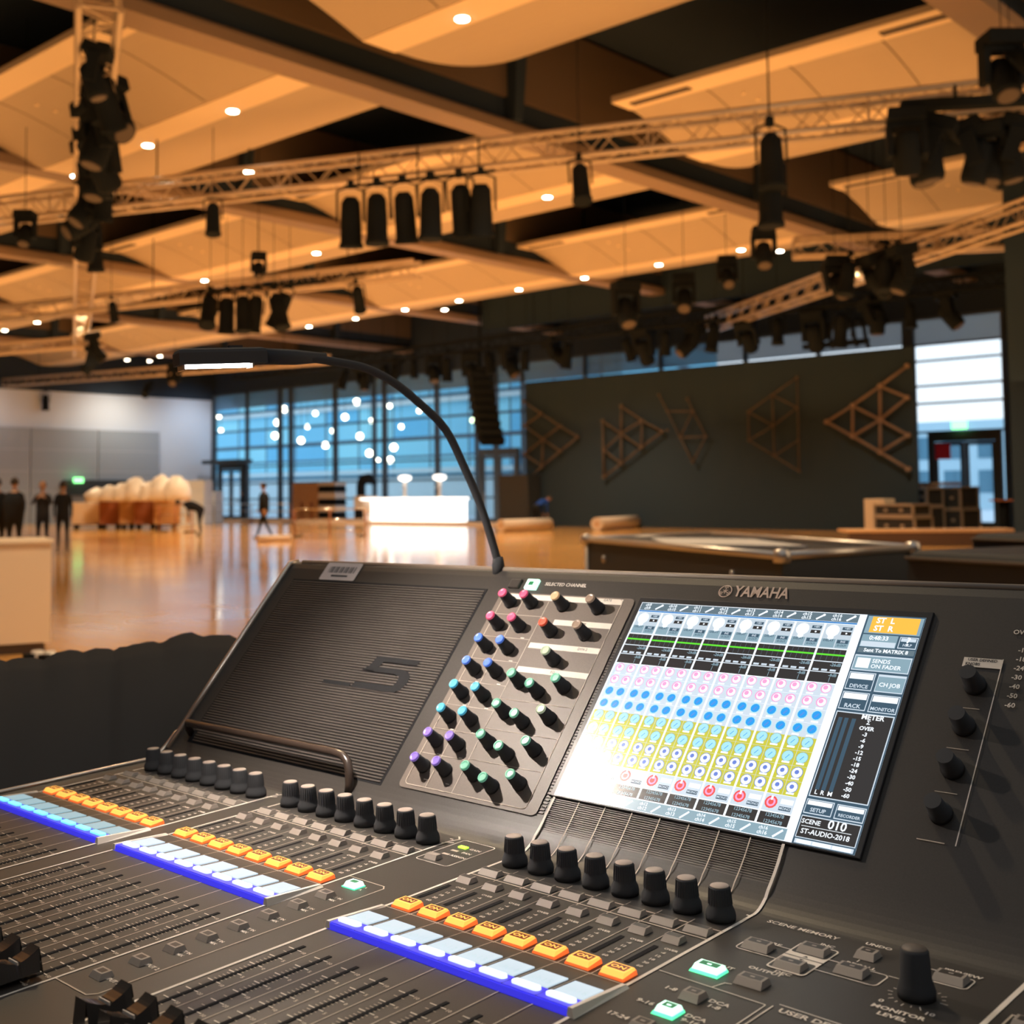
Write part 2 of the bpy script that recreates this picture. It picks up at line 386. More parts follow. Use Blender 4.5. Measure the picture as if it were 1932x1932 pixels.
t = ceiling_panel(-7.0, 2.5, 2, 0); tag(t, 'curved tan ceiling panel beyond the nearest beam at the upper right', 'ceiling panel', 'curved ceiling panels')
t = ceiling_panel(-7.0, 2.5, 3, 0); tag(t, 'curved tan ceiling panel near the black right wall', 'ceiling panel', 'curved ceiling panels')
# recessed downlights in the middle strips
DL = [(872,32),(439,207),(279,272),(1443,269),(1033,370),(866,409),(723,444),(597,476),(1243,498),(1103,523),(979,545),(866,566),(839,583),(764,583),(671,600),(583,615),(1398,470),(1471,472),(386,528),(213,572),(70,607),(9,622),(143,330),(470,322),(240,678),(302,671),(282,680)]
dproto = None; DR = {}
def under(p):   # height of the panel underside at a place, or None between panels
    for x0, x1 in bays:
        if x0+.2 < p.x < x1-.2:
            for y0 in YK:
                if y0+.1 < p.y < y0+7: return HB+prof(p.y-y0)
    return None
for i, (x, y) in enumerate(DL):
    p = at_z(x, y, HB+.02)
    for _ in range(8):
        u_ = under(p)
        if u_ is None: break
        p = at_z(x, y, u_-.0)
    held = under(p) is not None
    if not held: p = at_z(x, y, HB+.02)
    if dproto is None:
        t = empty('downlight', p)
        MB().lathe([(.112, -.03), (.14, -.035), (.14, 0), (.112, 0)], 16).build('trim_ring', M['strip'], t)
        MB().lathe([(.115, -.045), (.115, -.02)], 16).build('lamp_lens', M['bulb'], t)
        dproto = t
    else: t = copy_tree(dproto); t.location = p
    if not held: MB().tube([(0, 0, -.01), (0, 0, 12.45-p.z)], .03, 6).build('mounting_stem', M['blk'], t)
    tag(t, 'downlight', 'downlight', 'lit ceiling downlights'); row = min(3, int(p.y//10)); DR.setdefault(row, []).append((x, t))
for row, l in DR.items(): relabel(l, 'lit white downlight in the '+['nearest', 'second', 'third', 'farthest'][row]+' band of the ceiling, %s from the left')
for (x, y, pw) in ((-11.5, 13, 260), (-29, 11, 260), (-22, 24.6, 320), (-33, 24.6, 320), (-14, 24.6, 260), (-44, 24.6, 320), (-30, 35, 300), (-45, 35, 320), (-58, 30, 350), (-16, 35, 200), (-7, 4.5, 160)):  # last one is an added fill for the counter, no fixture there
    light('downlight_and_fill_beam', 'SPOT', (x, y, HB-.1), pw*10, (1, .76, .46), .15, direction=(0, 0, -1), spot=2.2, blend=.7)
# ------------------------------------------------------------------ the mixing console
MC = Matrix(((0.99992, 0.0089, -0.0099), (-0.0092, 0.99955, -0.0285), (0.0096, 0.0286, 0.99954)))
CE = Vector((0.6161, -0.5415, 0.2859))
con = empty('mixing_console', EYE-MC @ CE); con.rotation_euler = MC.to_euler()
tag(con, 'large dark grey digital mixing console with lit keys, knobs and a colour touch screen', 'mixing console')
bpy.context.view_layer.update()
TH = math.radians(47.1); HV = .1507
# panel frame: x along, y up the slope, z out of the slope
PT = Matrix(((1, 0, 0, 0), (0, math.cos(TH), -math.sin(TH), HV), (0, math.sin(TH), math.cos(TH), 0), (0, 0, 0, 1)))
K = {}
K['body'] = mat('console_charcoal_paint', (.058, .052, .047), .42, spec=.35, noise=.08, nscale=900)
K['plate'] = mat('knob_plate_bronze', (.20, .165, .14), .45, spec=.4, noise=.06, nscale=900)
K['rib'] = mat('ribbed_plastic', (.11, .095, .085), .4, spec=.4)
K['black'] = mat('black_rubber', (.075, .078, .084), .8, spec=.12)
K['key'] = mat('grey_key_plastic', (.42, .37, .32), .5, spec=.3)
K['keyd'] = mat('dark_key_top', (.06, .052, .047), .35, spec=.4)
K['print'] = mat('silkscreen_cream', (.92, .84, .74), .6)
K['printd'] = mat('silkscreen_tan', (.66, .57, .47), .6)
K['slot'] = mat('fader_slot_black', (.03, .03, .032), .9, spec=.05)
K['metal'] = mat('rim_metal', (.80, .68, .56), .3, metal=.8)
K['hole'] = mat('black_bezel', (.035, .035, .038), .35, spec=.3)
K['on'] = mat('orange_lit_key', (.9, .45, .1), .4, emit=(1, .50, .09), es=1.15)
K['onr'] = mat('red_orange_key_rim', (.8, .2, .05), .4, emit=(1, .16, .03), es=.85)
K['onw'] = mat('dark_red_key_window', (.12, .02, .01), .3, emit=(.16, .015, .005), es=.5)
K['selw'] = mat('white_lit_select_key', (.3, .3, .35), .4, emit=(.80, .90, 1), es=1.2)
K['selc'] = mat('cyan_lit_select_key', (.2, .3, .35), .4, emit=(.18, .72, 1), es=1.3)
K['blue'] = mat('blue_lit_key_skirt', (.05, .05, .8), .4, emit=(.035, .03, .62), es=1.0)
K['blued'] = mat('deep_blue_skirt', (.02, .03, .3), .4, emit=(.02, .02, .28), es=.8)
K['lcd'] = mat('channel_display_white', (.15, .16, .17), .4, emit=(.68, .84, .95), es=.84)
K['lcdb'] = mat('channel_display_pale_blue', (.12, .14, .15), .4, emit=(.36, .62, .72), es=.72)
K['lcdt'] = mat('display_lettering', (.5, .6, .65), .5, emit=(.36, .50, .58), es=.7)
K['grn'] = mat('green_lit_key', (.2, .9, .5), .4, emit=(.10, 1, .42), es=1.5)
K['grnw'] = mat('pale_green_key_face', (.8, 1, .9), .4, emit=(.55, 1, .78), es=1.6)
K['grnd'] = mat('dark_green_window', (.02, .2, .08), .4, emit=(.01, .16, .06), es=.6)
K['led'] = mat('yellow_green_led', (.5, 1, .1), .4, emit=(.45, 1, .05), es=1.6)
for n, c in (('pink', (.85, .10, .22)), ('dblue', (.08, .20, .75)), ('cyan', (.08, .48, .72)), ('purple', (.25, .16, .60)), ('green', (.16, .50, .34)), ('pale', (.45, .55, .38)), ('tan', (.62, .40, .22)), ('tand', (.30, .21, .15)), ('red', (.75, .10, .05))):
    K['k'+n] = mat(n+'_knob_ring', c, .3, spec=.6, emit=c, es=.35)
def cb(mb, name, mats, parent=None): return mb.build(name, mats, parent or con)
# body: cross-section in (y, z) swept along x, left and right ends closed
def pp(b, h=0): return (HV+b*math.cos(TH)-h*math.sin(TH), b*math.sin(TH)+h*math.cos(TH))
prof_ = [(-.36, -.10), (-.37, -.03), (-.36, -.004), (-.34, 0), (.138, 0)]
for i in range(1, 9):   # fillet between the flat deck and the slope
    u = i/9; a = (1-u)**2; b_ = 2*u*(1-u); c_ = u*u; e = pp(.032)
    prof_.append((a*.138+b_*HV+c_*e[0], a*0+b_*0+c_*e[1]))
prof_ += [pp(.032), pp(.256), pp(.263, -.001), pp(.2685, -.004), pp(.2715, -.009), pp(.272, -.016), (.40, .15), (.46, -.02), (.46, -.10)]
U0, U1 = -.522, .80
mb = MB(); n = len(prof_)
for (a, b_) in zip(prof_, prof_[1:]+prof_[:1]):
    mb.face([(U0, a[0], a[1]), (U1, a[0], a[1]), (U1, b_[0], b_[1]), (U0, b_[0], b_[1])], 0)
mb.face([(U0, p[0], p[1]) for p in prof_][::-1]); mb.face([(U1, p[0], p[1]) for p in prof_])
cb(mb, 'console_body', K['body'])
# light metal edge trims on the left end
z_ = .0015
mb = MB(); mb.tube([(U0, p[0], p[1]+.001) for p in prof_[3:14]], .0024, 6); cb(mb, 'edge_trim', K['metal'])
mb = MB(); mb.tube([(U0+.004, *pp(b_, .001)) for b_ in (.012, .10, .2, .262)]+[(U0+.006, *pp(.270, -.006))], .0032, 6); cb(mb, 'edge_trim', K['metal'])
mb = MB(); mb.tube([(x, *pp(.2672, -.0035)) for x in (U0+.02, -.2, .0, .2, .31)], .0030, 8); cb(mb, 'ridge_strip', mat('ridge_highlight_tan', (.30, .24, .19), .45))  # tan tone paints in the highlight of the warm lights along the ridge
# ribbed panels
mb = MB(); L0, L1, B0, B1 = -.492, -.190, .026, .2385
k = 0; b_ = B0
while b_ < B1:
    x0 = L0+(.0 if b_ > .036 else .006)
    mb.bev((x0, b_, .0), (L1, b_+.0017, .0013), .0004, T=PT); b_ += .0030
cb(mb, 'ribbed_grille', K['rib'])
mb = MB()
mb.box((L0-.002, B0-.002, .0001), (L1+.002, B1+.002, .0004), T=PT); cb(mb, 'grille_recess', K['slot'])
mb = MB()
for i in range(18): mb.bev((.0005, .0165+i*.0017, .0), (.1995, .0175+i*.0017, .0007), .0003, T=PT)
for i in range(60): mb.bev((-.0085, .030+i*.0028, .0), (-.0035, .0316+i*.0028, .0007), .0003, T=PT)
cb(mb, 'ribbed_strip', K['rib'])
# large dark numeral on the grille
mb = MB()
zz = .0019
five = [(-.283, .151), (-.2215, .1535), (-.2228, .1478), (-.272, .1462), (-.2745, .1395), (-.240, .1380)]
def poly(pts, mi=0): mb.face([PT @ Vector((p[0], p[1], zz)) for p in pts], mi)
poly([(-.2830, .1520), (-.2215, .1520), (-.2228, .1462), (-.2845, .1462)])
poly([(-.2945, .1340), (-.2760, .1340), (-.2700, .1462), (-.2845, .1462), (-.2870, .1400)])
poly([(-.2945, .1340), (-.2480, .1340), (-.2410, .1400), (-.2715, .1400)])
poly([(-.2410, .1400), (-.2300, .1385), (-.2235, .1330), (-.2230, .1260), (-.2275, .1180), (-.2335, .1145), (-.2430, .1140), (-.2400, .1210), (-.2370, .1270), (-.2390, .1325), (-.2480, .1340)])
poly([(-.2965, .1140), (-.2430, .1140), (-.2400, .1205), (-.2940, .1205)])
poly([(-.3400, .1140), (-.2990, .1140), (-.2975, .1185), (-.3400, .1185)])
cb(mb, 'grille_numeral', K['slot'])
# inventory sticker with bar marks
mb = MB(); mb.face([PT @ Vector((p[0], p[1], .0007)) for p in rrect(-.4495, .2415, -.3895, .2655, .002)], 0)
for i in range(17):
    x = -.441+i*.0027; rect(mb, x, .2515, x+(.0006, .0013, .0017)[i % 3], .2600, .0009, 1, PT)
rect(mb, -.432, .2462, -.404, .2485, .0009, 1, PT)
cb(mb, 'inventory_sticker', [mat('sticker_paper', (.72, .66, .66), .5), K['black']])
# knob plate
mb = MB(); P = rrect(-.1675, .0268, -.0095, .2375, .005)
mb.face([PT @ Vector((p[0], p[1], .0010)) for p in P], 0)
for (x0, x1, b_) in ((-.1600, -.0215, .2300), (-.0865, -.0215, .2042), (-.1010, -.0215, .1780), (-.1010, -.0215, .1525)): rect(mb, x0, b_, x1, b_+.0058, .0013, 1, PT)
line(mb, rrect(-.1610, .0305, -.0215, .2358, .004), .0006, .0014, 2, PT, True)
for x in (-.1035, -.135): line(mb, [(x, .031), (x, .229)], .0005, .0014, 2, PT)
for b_ in (.0615, .0865, .1115, .1365, .1615, .1865, .2120): line(mb, [(-.1605, b_), (-.1040, b_)], .0004, .0014, 2, PT)
for b_ in (.0635, .0940, .1240): line(mb, [(-.1030, b_), (-.0220, b_)], .0004, .0014, 2, PT)
for b_ in (.0500, .0750, .1, .1250, .15, .1750, .2): 
    for x in (-.148, -.1215): line(mb, [(x+.007, b_-.0125), (x+.0105, b_-.0125)], .0008, .0014, 1, PT)
text(mb, 'SELECTED CHANNEL', -.0945, .2492, .0052, .0008, 1, 'CENTER', PT, bold=.01)
for s, x, b_ in (('HPF', -.052, .2060), ('GATE', -.038, .2330), ('DYN 2', -.04, .1802), ('EQ', -.060, .1546)):
    text(mb, s, x, b_+.001, .0036, .0016, 3, 'CENTER', PT)
cb(mb, 'knob_plate', [K['plate'], K['print'], K['printd'], K['black']])
# small knobs with coloured tops
kcol = {}
A = [(.2252, 'pink'), (.1989, 'pink'), (.1740, 'dblue'), (.1490, 'dblue'), (.1236, 'cyan'), (.0986, 'cyan'), (.0737, 'purple'), (.0488, 'purple')]
KN = [(-.1482, b_, c) for b_, c in A]+[(-.1217, b_, c) for b_, c in A]
KN += [(-.0839, .2249, 'tan'), (-.0436, .2241, 'tand'), (-.0828, .1962, 'red'), (-.0442, .1961, 'tand'), (-.0640, .1671, 'pale')]
KN += [(-.0890, .1415, 'green'), (-.0643, .1338, 'green'), (-.0395, .1417, 'green'), (-.0887, .1106, 'green'), (-.0644, .1036, 'green'), (-.0389, .1110, 'pale'), (-.0887, .0801, 'green'), (-.0640, .0725, 'green'), (-.0388, .0807, 'green'), (-.0882, .0498, 'green'), (-.0638, .0428, 'green'), (-.0380, .0500, 'green')]
kp = {}
for x, b_, c in KN:
    if c not in kp:
        mb = MB(); mb.lathe([(.0064, .001), (.0064, .0035), (.0058, .0045), (.0048, .0135), (.0044, .0160)], 18)
        mb.box((-.0003, -.0066, .001), (.0003, -.0050, .004))
        k = mb.build('control_knob', K['black'], con)
        r = MB().lathe([(.0044, .0158), (.0046, .0170), (.0043, .0180), (.0034, .0181), (.0026, .0174)], 18, mis=None).build('knob_ring', K['k'+c], k)
        r['label'] = '%s coloured ring on top of the knob' % {'dblue': 'blue', 'pale': 'pale green', 'tan': 'tan', 'tand': 'dark tan'}.get(c, c)
        kp[c] = k
    else: k = copy_tree(kp[c], con)
    k.matrix_local = PT @ Matrix.Translation((x, b_, 0))
def keyT(u, v): return Matrix.Translation((u, v, 0))
# keys above the knob plate
mb = MB().bev((-.0065, -.005, .0), (.0065, .005, .0028), .001); k = cb(mb, 'page_key', K['keyd']); k.matrix_local = PT @ keyT(-.1555, .2475)
mb = MB().bev((-.0068, -.0055, .0), (.0068, .0055, .0035), .001, 0); rect(mb, -.003, -.0022, .003, .0022, .0036, 1)
k = cb(mb, 'page_key', [K['grnw'], K['grnd']]); k.matrix_local = PT @ keyT(-.1340, .2475); k['label'] = 'green lit key'
# maker's name and emblem above the screen
mb = MB()
ex, ey, er = .0752, .2503, .0062
for i in range(28):
    a0, a1 = 2*PI*i/28, 2*PI*(i+1)/28
    mb.face([PT @ Vector((ex+r_*math.cos(a), ey+r_*math.sin(a), .0009)) for r_, a in ((er, a0), (er, a1), (er*.86, a1), (er*.86, a0))][::-1])
for i in range(3):
    a = PI/2+2*PI*i/3; d = Vector((math.cos(a), math.sin(a))); q = Vector((-d.y, d.x))
    line(mb, [(ex-d.x*er*.15, ey-d.y*er*.15), (ex+d.x*er*.80, ey+d.y*er*.80)], .0007, .0009, 0, PT)
    for s in (-1, 1):
        line(mb, [(ex+d.x*er*.55+s*q.x*er*.22, ey+d.y*er*.55+s*q.y*er*.22), (ex+d.x*er*.80+s*q.x*er*.2, ey+d.y*er*.80+s*q.y*er*.2)], .0006, .0009, 0, PT)
    line(mb, [(ex, ey), (ex-d.x*er*.35, ey-d.y*er*.35)], .0007, .0009, 0, PT)
text(mb, 'YAMAHA', .1085, .2503, .0150, .0009, 0, 'CENTER', PT, sx=.80, bold=.022)
cb(mb, 'maker_lettering', mat('logo_copper_print', (.62, .47, .38), .5))
# ------------------------------------------------------------------ touch screen
SB, SH, SW = .0470, .1866, .2489
def em(n, c, s=1.0, rough=.24): return mat('screen_'+n, tuple(x*.12 for x in c), rough, spec=.5, emit=c, es=s)
SM = [em('white', (.86, .93, 1), 1.15), em('grey_blue', (.56, .66, .75), 1), em('dark', (.035, .032, .032), 1), em('slate', (.13, .19, .23), 1), em('pink', (.95, .40, .70), 1),
      em('blue', (.03, .36, .90), 1), em('yellow', (.62, .60, .06), 1), em('cyan', (.42, .82, .90), 1), em('green', (.13, .80, .04), 1), em('red', (.90, .10, .09), 1),
      em('orange', (1, .50, .06), 1.1), em('ink', (.05, .10, .15), 1), em('blue_line', (.06, .25, .60), 1), em('mid', (.26, .40, .48), 1), em('deepblue', (.16, .25, .72), 1), em('pale', (.62, .72, .82), 1.05)]
WH, GB, DK, SL, PK, BL, YE, CY, GR, RD, OR, INK, BLN, MID, DB, PA = range(16)
st = Matrix.Translation((0, SB, 0)); ST = PT @ st
cb(MB().bev((-.0045, -.0015, .0002), (SW+.004, SH+.0055, .0022), .0006, T=ST), 'screen_bezel', K['hole'])
mb = MB(); rect(mb, 0, 0, SW, SH, .0024, WH, ST)
Z = [.0024]
def R_(x0, f0, x1, f1, mi, dz=1): rect(mb, x0, SH*(1-f1), x1, SH*(1-f0), .0024+.00006*dz, mi, ST)
def T_(s, x, f, size, mi, dz=3, sx=1, bold=.02, al='CENTER'): text(mb, s, x, SH*(1-f), size, .0024+.00006*dz, mi, al, ST, sx=sx, bold=bold)
def D_(x, f, r, mi, dz=2): disc(mb, x, SH*(1-f), r, .0024+.00006*dz, mi, ST, 12)
ps = .02475
for i in range(8):
    x0 = .0016+i*ps; x1 = x0+ps-.0018; wv = x1-x0
    R_(x0-.001, .003, x1+.001, .043, SL)
    R_(x0-.001, .044, x1+.001, .052, BLN)
    # header: microphone glyph and channel name
    line(mb, [(x0+.0155, SH*(1-.034)), (x0+.0205, SH*(1-.014))], .0016, .0026, WH, ST); disc(mb, x0+.0205, SH*(1-.014), .0012, .0026, WH, ST, 8)
    T_('ch%d' % (i+9), x0+.0065, .014, .0040, WH); T_('ch%d' % (i+9), x0+.0065, .032, .0042, WH)
    R_(x0, .055, x1, .172, GB)
    D_(x0+.0068, .088, .0055, WH, 2); D_(x0+.0068, .120, .0025, WH, 2)
    R_(x0+.0140, .068, x1-.001, .082, INK, 2); T_('+48V', (x0+.014+x1-.001)/2, .075, .0022, PA, 3)
    R_(x0+.0140, .090, x1-.001, .106, DK, 2); D_(x0+.0182, .098, .0008, WH, 3)
    R_(x0+.0005, .128, x0+.0115, .168, MID, 2); R_(x0+.0125, .128, x1-.0003, .168, MID, 2); T_('DELAY', x0+.006, .136, .0027, INK, 3)
    R_(x0+.0130, .131, x1-.0010, .147, INK, 3); T_('INS', x0+.0177, .139, .0026, PA, 4); T_('D.OUT', x0+.0177, .157, .0023, INK, 4)
    R_(x0, .176, x1, .233, DK)
    for q in range(1, 5): R_(x0+q*wv/5, .178, x0+q*wv/5+.0002, .232, SL, 2)
    R_(x0, .199, x1, .207, GR, 3)
    R_(x0, .236, x1, .282, DK); R_(x0, .285, x1, .332, DK)
    R_(x0, .2345, x1, .2375, PA, 2); R_(x0, .2835, x1, .2862, PA, 2)
    for q in range(3): R_(x0+.0015+q*.0068, .270, x0+.0062+q*.0068, .279, PA, 2)
    T_('-26dB', x1-.0048, .249, .0036, MID, 2); T_('-8dB', x1-.0045, .297, .0034, MID, 2); R_(x1-.0062, .306, x1-.0058, .328, MID, 2)
    R_(x0, .337, x1, .580, PA)
    R_(x0, .578, x1, .826, YE)
    for r_, (f, c1, c2) in enumerate(((.363, PK, WH), (.425, PK, WH), (.486, BL, BL), (.548, BL, BL), (.604, CY, CY), (.670, CY, CY), (.733, DB, WH), (.794, DB, WH))):
        for q in (0, 1):
            cx = x0+.0058+q*.0112
            if c1 == PK: D_(cx, f-.006, .0042, PK, 2); D_(cx+.0003, f-.005, .0034, WH, 3); D_(cx-.0004, f-.009, .0019, PK, 4)
            elif c1 == BL: D_(cx, f-.006, .0043, CY, 2); D_(cx, f-.006, .0036, BL, 3); line(mb, [(cx-.001, SH*(1-f)-.0006), (cx+.001, SH*(1-f)+.0022)], .0006, .00265, DB, ST)
            elif c1 == CY: D_(cx, f-.004, .0046, MID, 2); D_(cx, f-.004, .0042, CY, 3); line(mb, [(cx-.001, SH*(1-f)-.001), (cx+.001, SH*(1-f)+.0018)], .0005, .00265, BL, ST)
            else: D_(cx, f-.004, .0045, DB, 2); D_(cx, f-.004, .0040, WH, 3); D_(cx-.0002, f-.006, .0017, DB, 4)
            if f > .57: R_(cx-.0030, f+.018, cx+.0030, f+.026, WH, 3)
            else: R_(cx-.0028, f+.019, cx+.0028, f+.027, WH, 3)
    for f in (.394, .455, .516): R_(x0, f, x1, f+.0012, WH, 2)
    for f in (.638, .702, .764): R_(x0, f, x1, f+.0012, PA, 2)
    R_(x0+wv/2-.0001, .58, x0+wv/2+.0002, .826, PA, 2)
    R_(x0, .828, x1, .897, PA)
    D_(x0+.0055, .861, .0048, RD, 2); D_(x0+.0055, .861, .0034, PK, 3); D_(x0+.0055, .861, .0020, RD, 4); R_(x0+.0047, .835, x0+.0063, .853, WH, 5)
    R_(x0+.0125, .842, x1-.001, .862, WH, 2); R_(x0+.0125, .872, x1-.0015, .888, INK, 2); T_('MONO', x0+.0170, .880, .0026, PA, 3)
    R_(x0, .902, x1, .948, DK)
    for q, s in enumerate(('12345678', '12345678')): T_(s, (x0+x1)/2, .912+.026*q, .0036, MID, 2)
    R_(x0-.001, .953, x1+.001, .997, MID)
    line(mb, [(x0+.0155, SH*(1-.990)), (x0+.0205, SH*(1-.964))], .0016, .0026, WH, ST)
    T_('ch%d' % (i+9), x0+.0065, .965, .0036, WH); T_('ch%d' % (i+9), x0+.0065, .984, .0040, WH)
# right hand menu of the screen
R_(.2045, 0, SW, 1, INK, 1)
R_(.2060, .006, .2480, .088, MID, 2); R_(.2095, .008, .2455, .083, OR, 3)
T_('ST  L', .2200, .027, .0066, WH, 4, bold=.03); T_('ST  R', .2200, .064, .0066, WH, 4, bold=.03)
def btn(x0, f0, x1, f1, s=None, size=.004, hl=WH, base=MID, s2=None):
    R_(x0, f0, x1, f1, PA, 2); R_(x0+.0006, f0+.004, x1-.0006, f1-.004, base, 3)
    R_(x0+.0012, f0+.006, x1-.0012, f0+(f1-f0)*.40, hl, 4)
    if s: T_(s, (x0+x1)/2, f1-.016, size, PA, 5)
    if s2: T_(s2, (x0+x1)/2, f0+(f1-f0)*.58, size, PA, 5)
R_(.2060, .094, .2330, .152, MID, 2); T_('0:48:33', .2190, .110, .0050, WH, 4, bold=.03); R_(.2065, .126, .2325, .150, PA, 3)
btn(.2345, .096, .2480, .150, 'HELP', .003, PA, INK, None); T_('?', .2412, .118, .010, WH, 6)
R_(.2060, .156, .2480, .180, SL, 2); T_('Sent To MATRIX 8', .2270, .168, .0042, WH, 4, bold=.03)
R_(.2055, .190, .2480, .262, PA, 2); R_(.2062, .196, .2474, .258, MID, 3); R_(.2080, .204, .2180, .250, WH, 4); T_('SENDS', .2195, .216, .0046, WH, 5, al='LEFT'); T_('ON FADER', .2195, .240, .0046, WH, 5, al='LEFT')
btn(.2055, .270, .2255, .350, 'DEVICE', .0042, WH, INK)
R_(.2275, .272, .2480, .350, PA, 2); R_(.2280, .282, .2476, .346, MID, 3); T_('CH JOB', .2375, .318, .0046, WH, 5)
btn(.2055, .360, .2255, .438, 'RACK', .0046, WH, INK); btn(.2275, .362, .2480, .440, 'MONITOR', .0038, WH, INK)
R_(.2055, .448, .2480, .812, PA, 2); R_(.2063, .453, .2472, .808, DK, 3)
for x in (.2085, .2130, .2185): R_(x, .475, x+.0030, .782, INK, 4)
for x, s in ((.2100, 'L'), (.2145, 'R'), (.2200, 'M')): T_(s, x, .793, .0046, WH, 5)
T_('METER', .2330, .463, .0055, WH, 5, bold=.03)
for q, s in enumerate(('Σ', 'OVER', '-3', '-6', '-9', '-12', '-15', '-18', '-24', '-30', '-40', '-50', '-60')): T_(s, .2310, .486+q*.0253, .0042, WH, 5, bold=.03)
btn(.2055, .822, .2255, .880, 'SETUP', .0040, WH, INK); btn(.2275, .824, .2480, .882, 'RECORDER', .0030, WH, INK)
R_(.2055, .888, .2480, .975, PA, 2); R_(.2061, .892, .2474, .972, DK, 3)
T_('SCENE', .2135, .911, .0046, WH, 5, bold=.02); T_('010', .2320, .909, .0088, WH, 5, bold=.02); R_(.2075, .928, .2430, .930, WH, 5); T_('ST-AUDIO-2018', .2255, .949, .0050, WH, 5, bold=.02)
R_(.2060, .980, .2475, .997, PA, 3)
for x0, x1 in ((.2075, .2180), (.2190, .2320), (.2330, .2460)): R_(x0, .982, x1, .995, WH, 4)
scr = cb(mb, 'touch_screen', SM); scr['label'] = 'glowing touch screen page of channel strips'
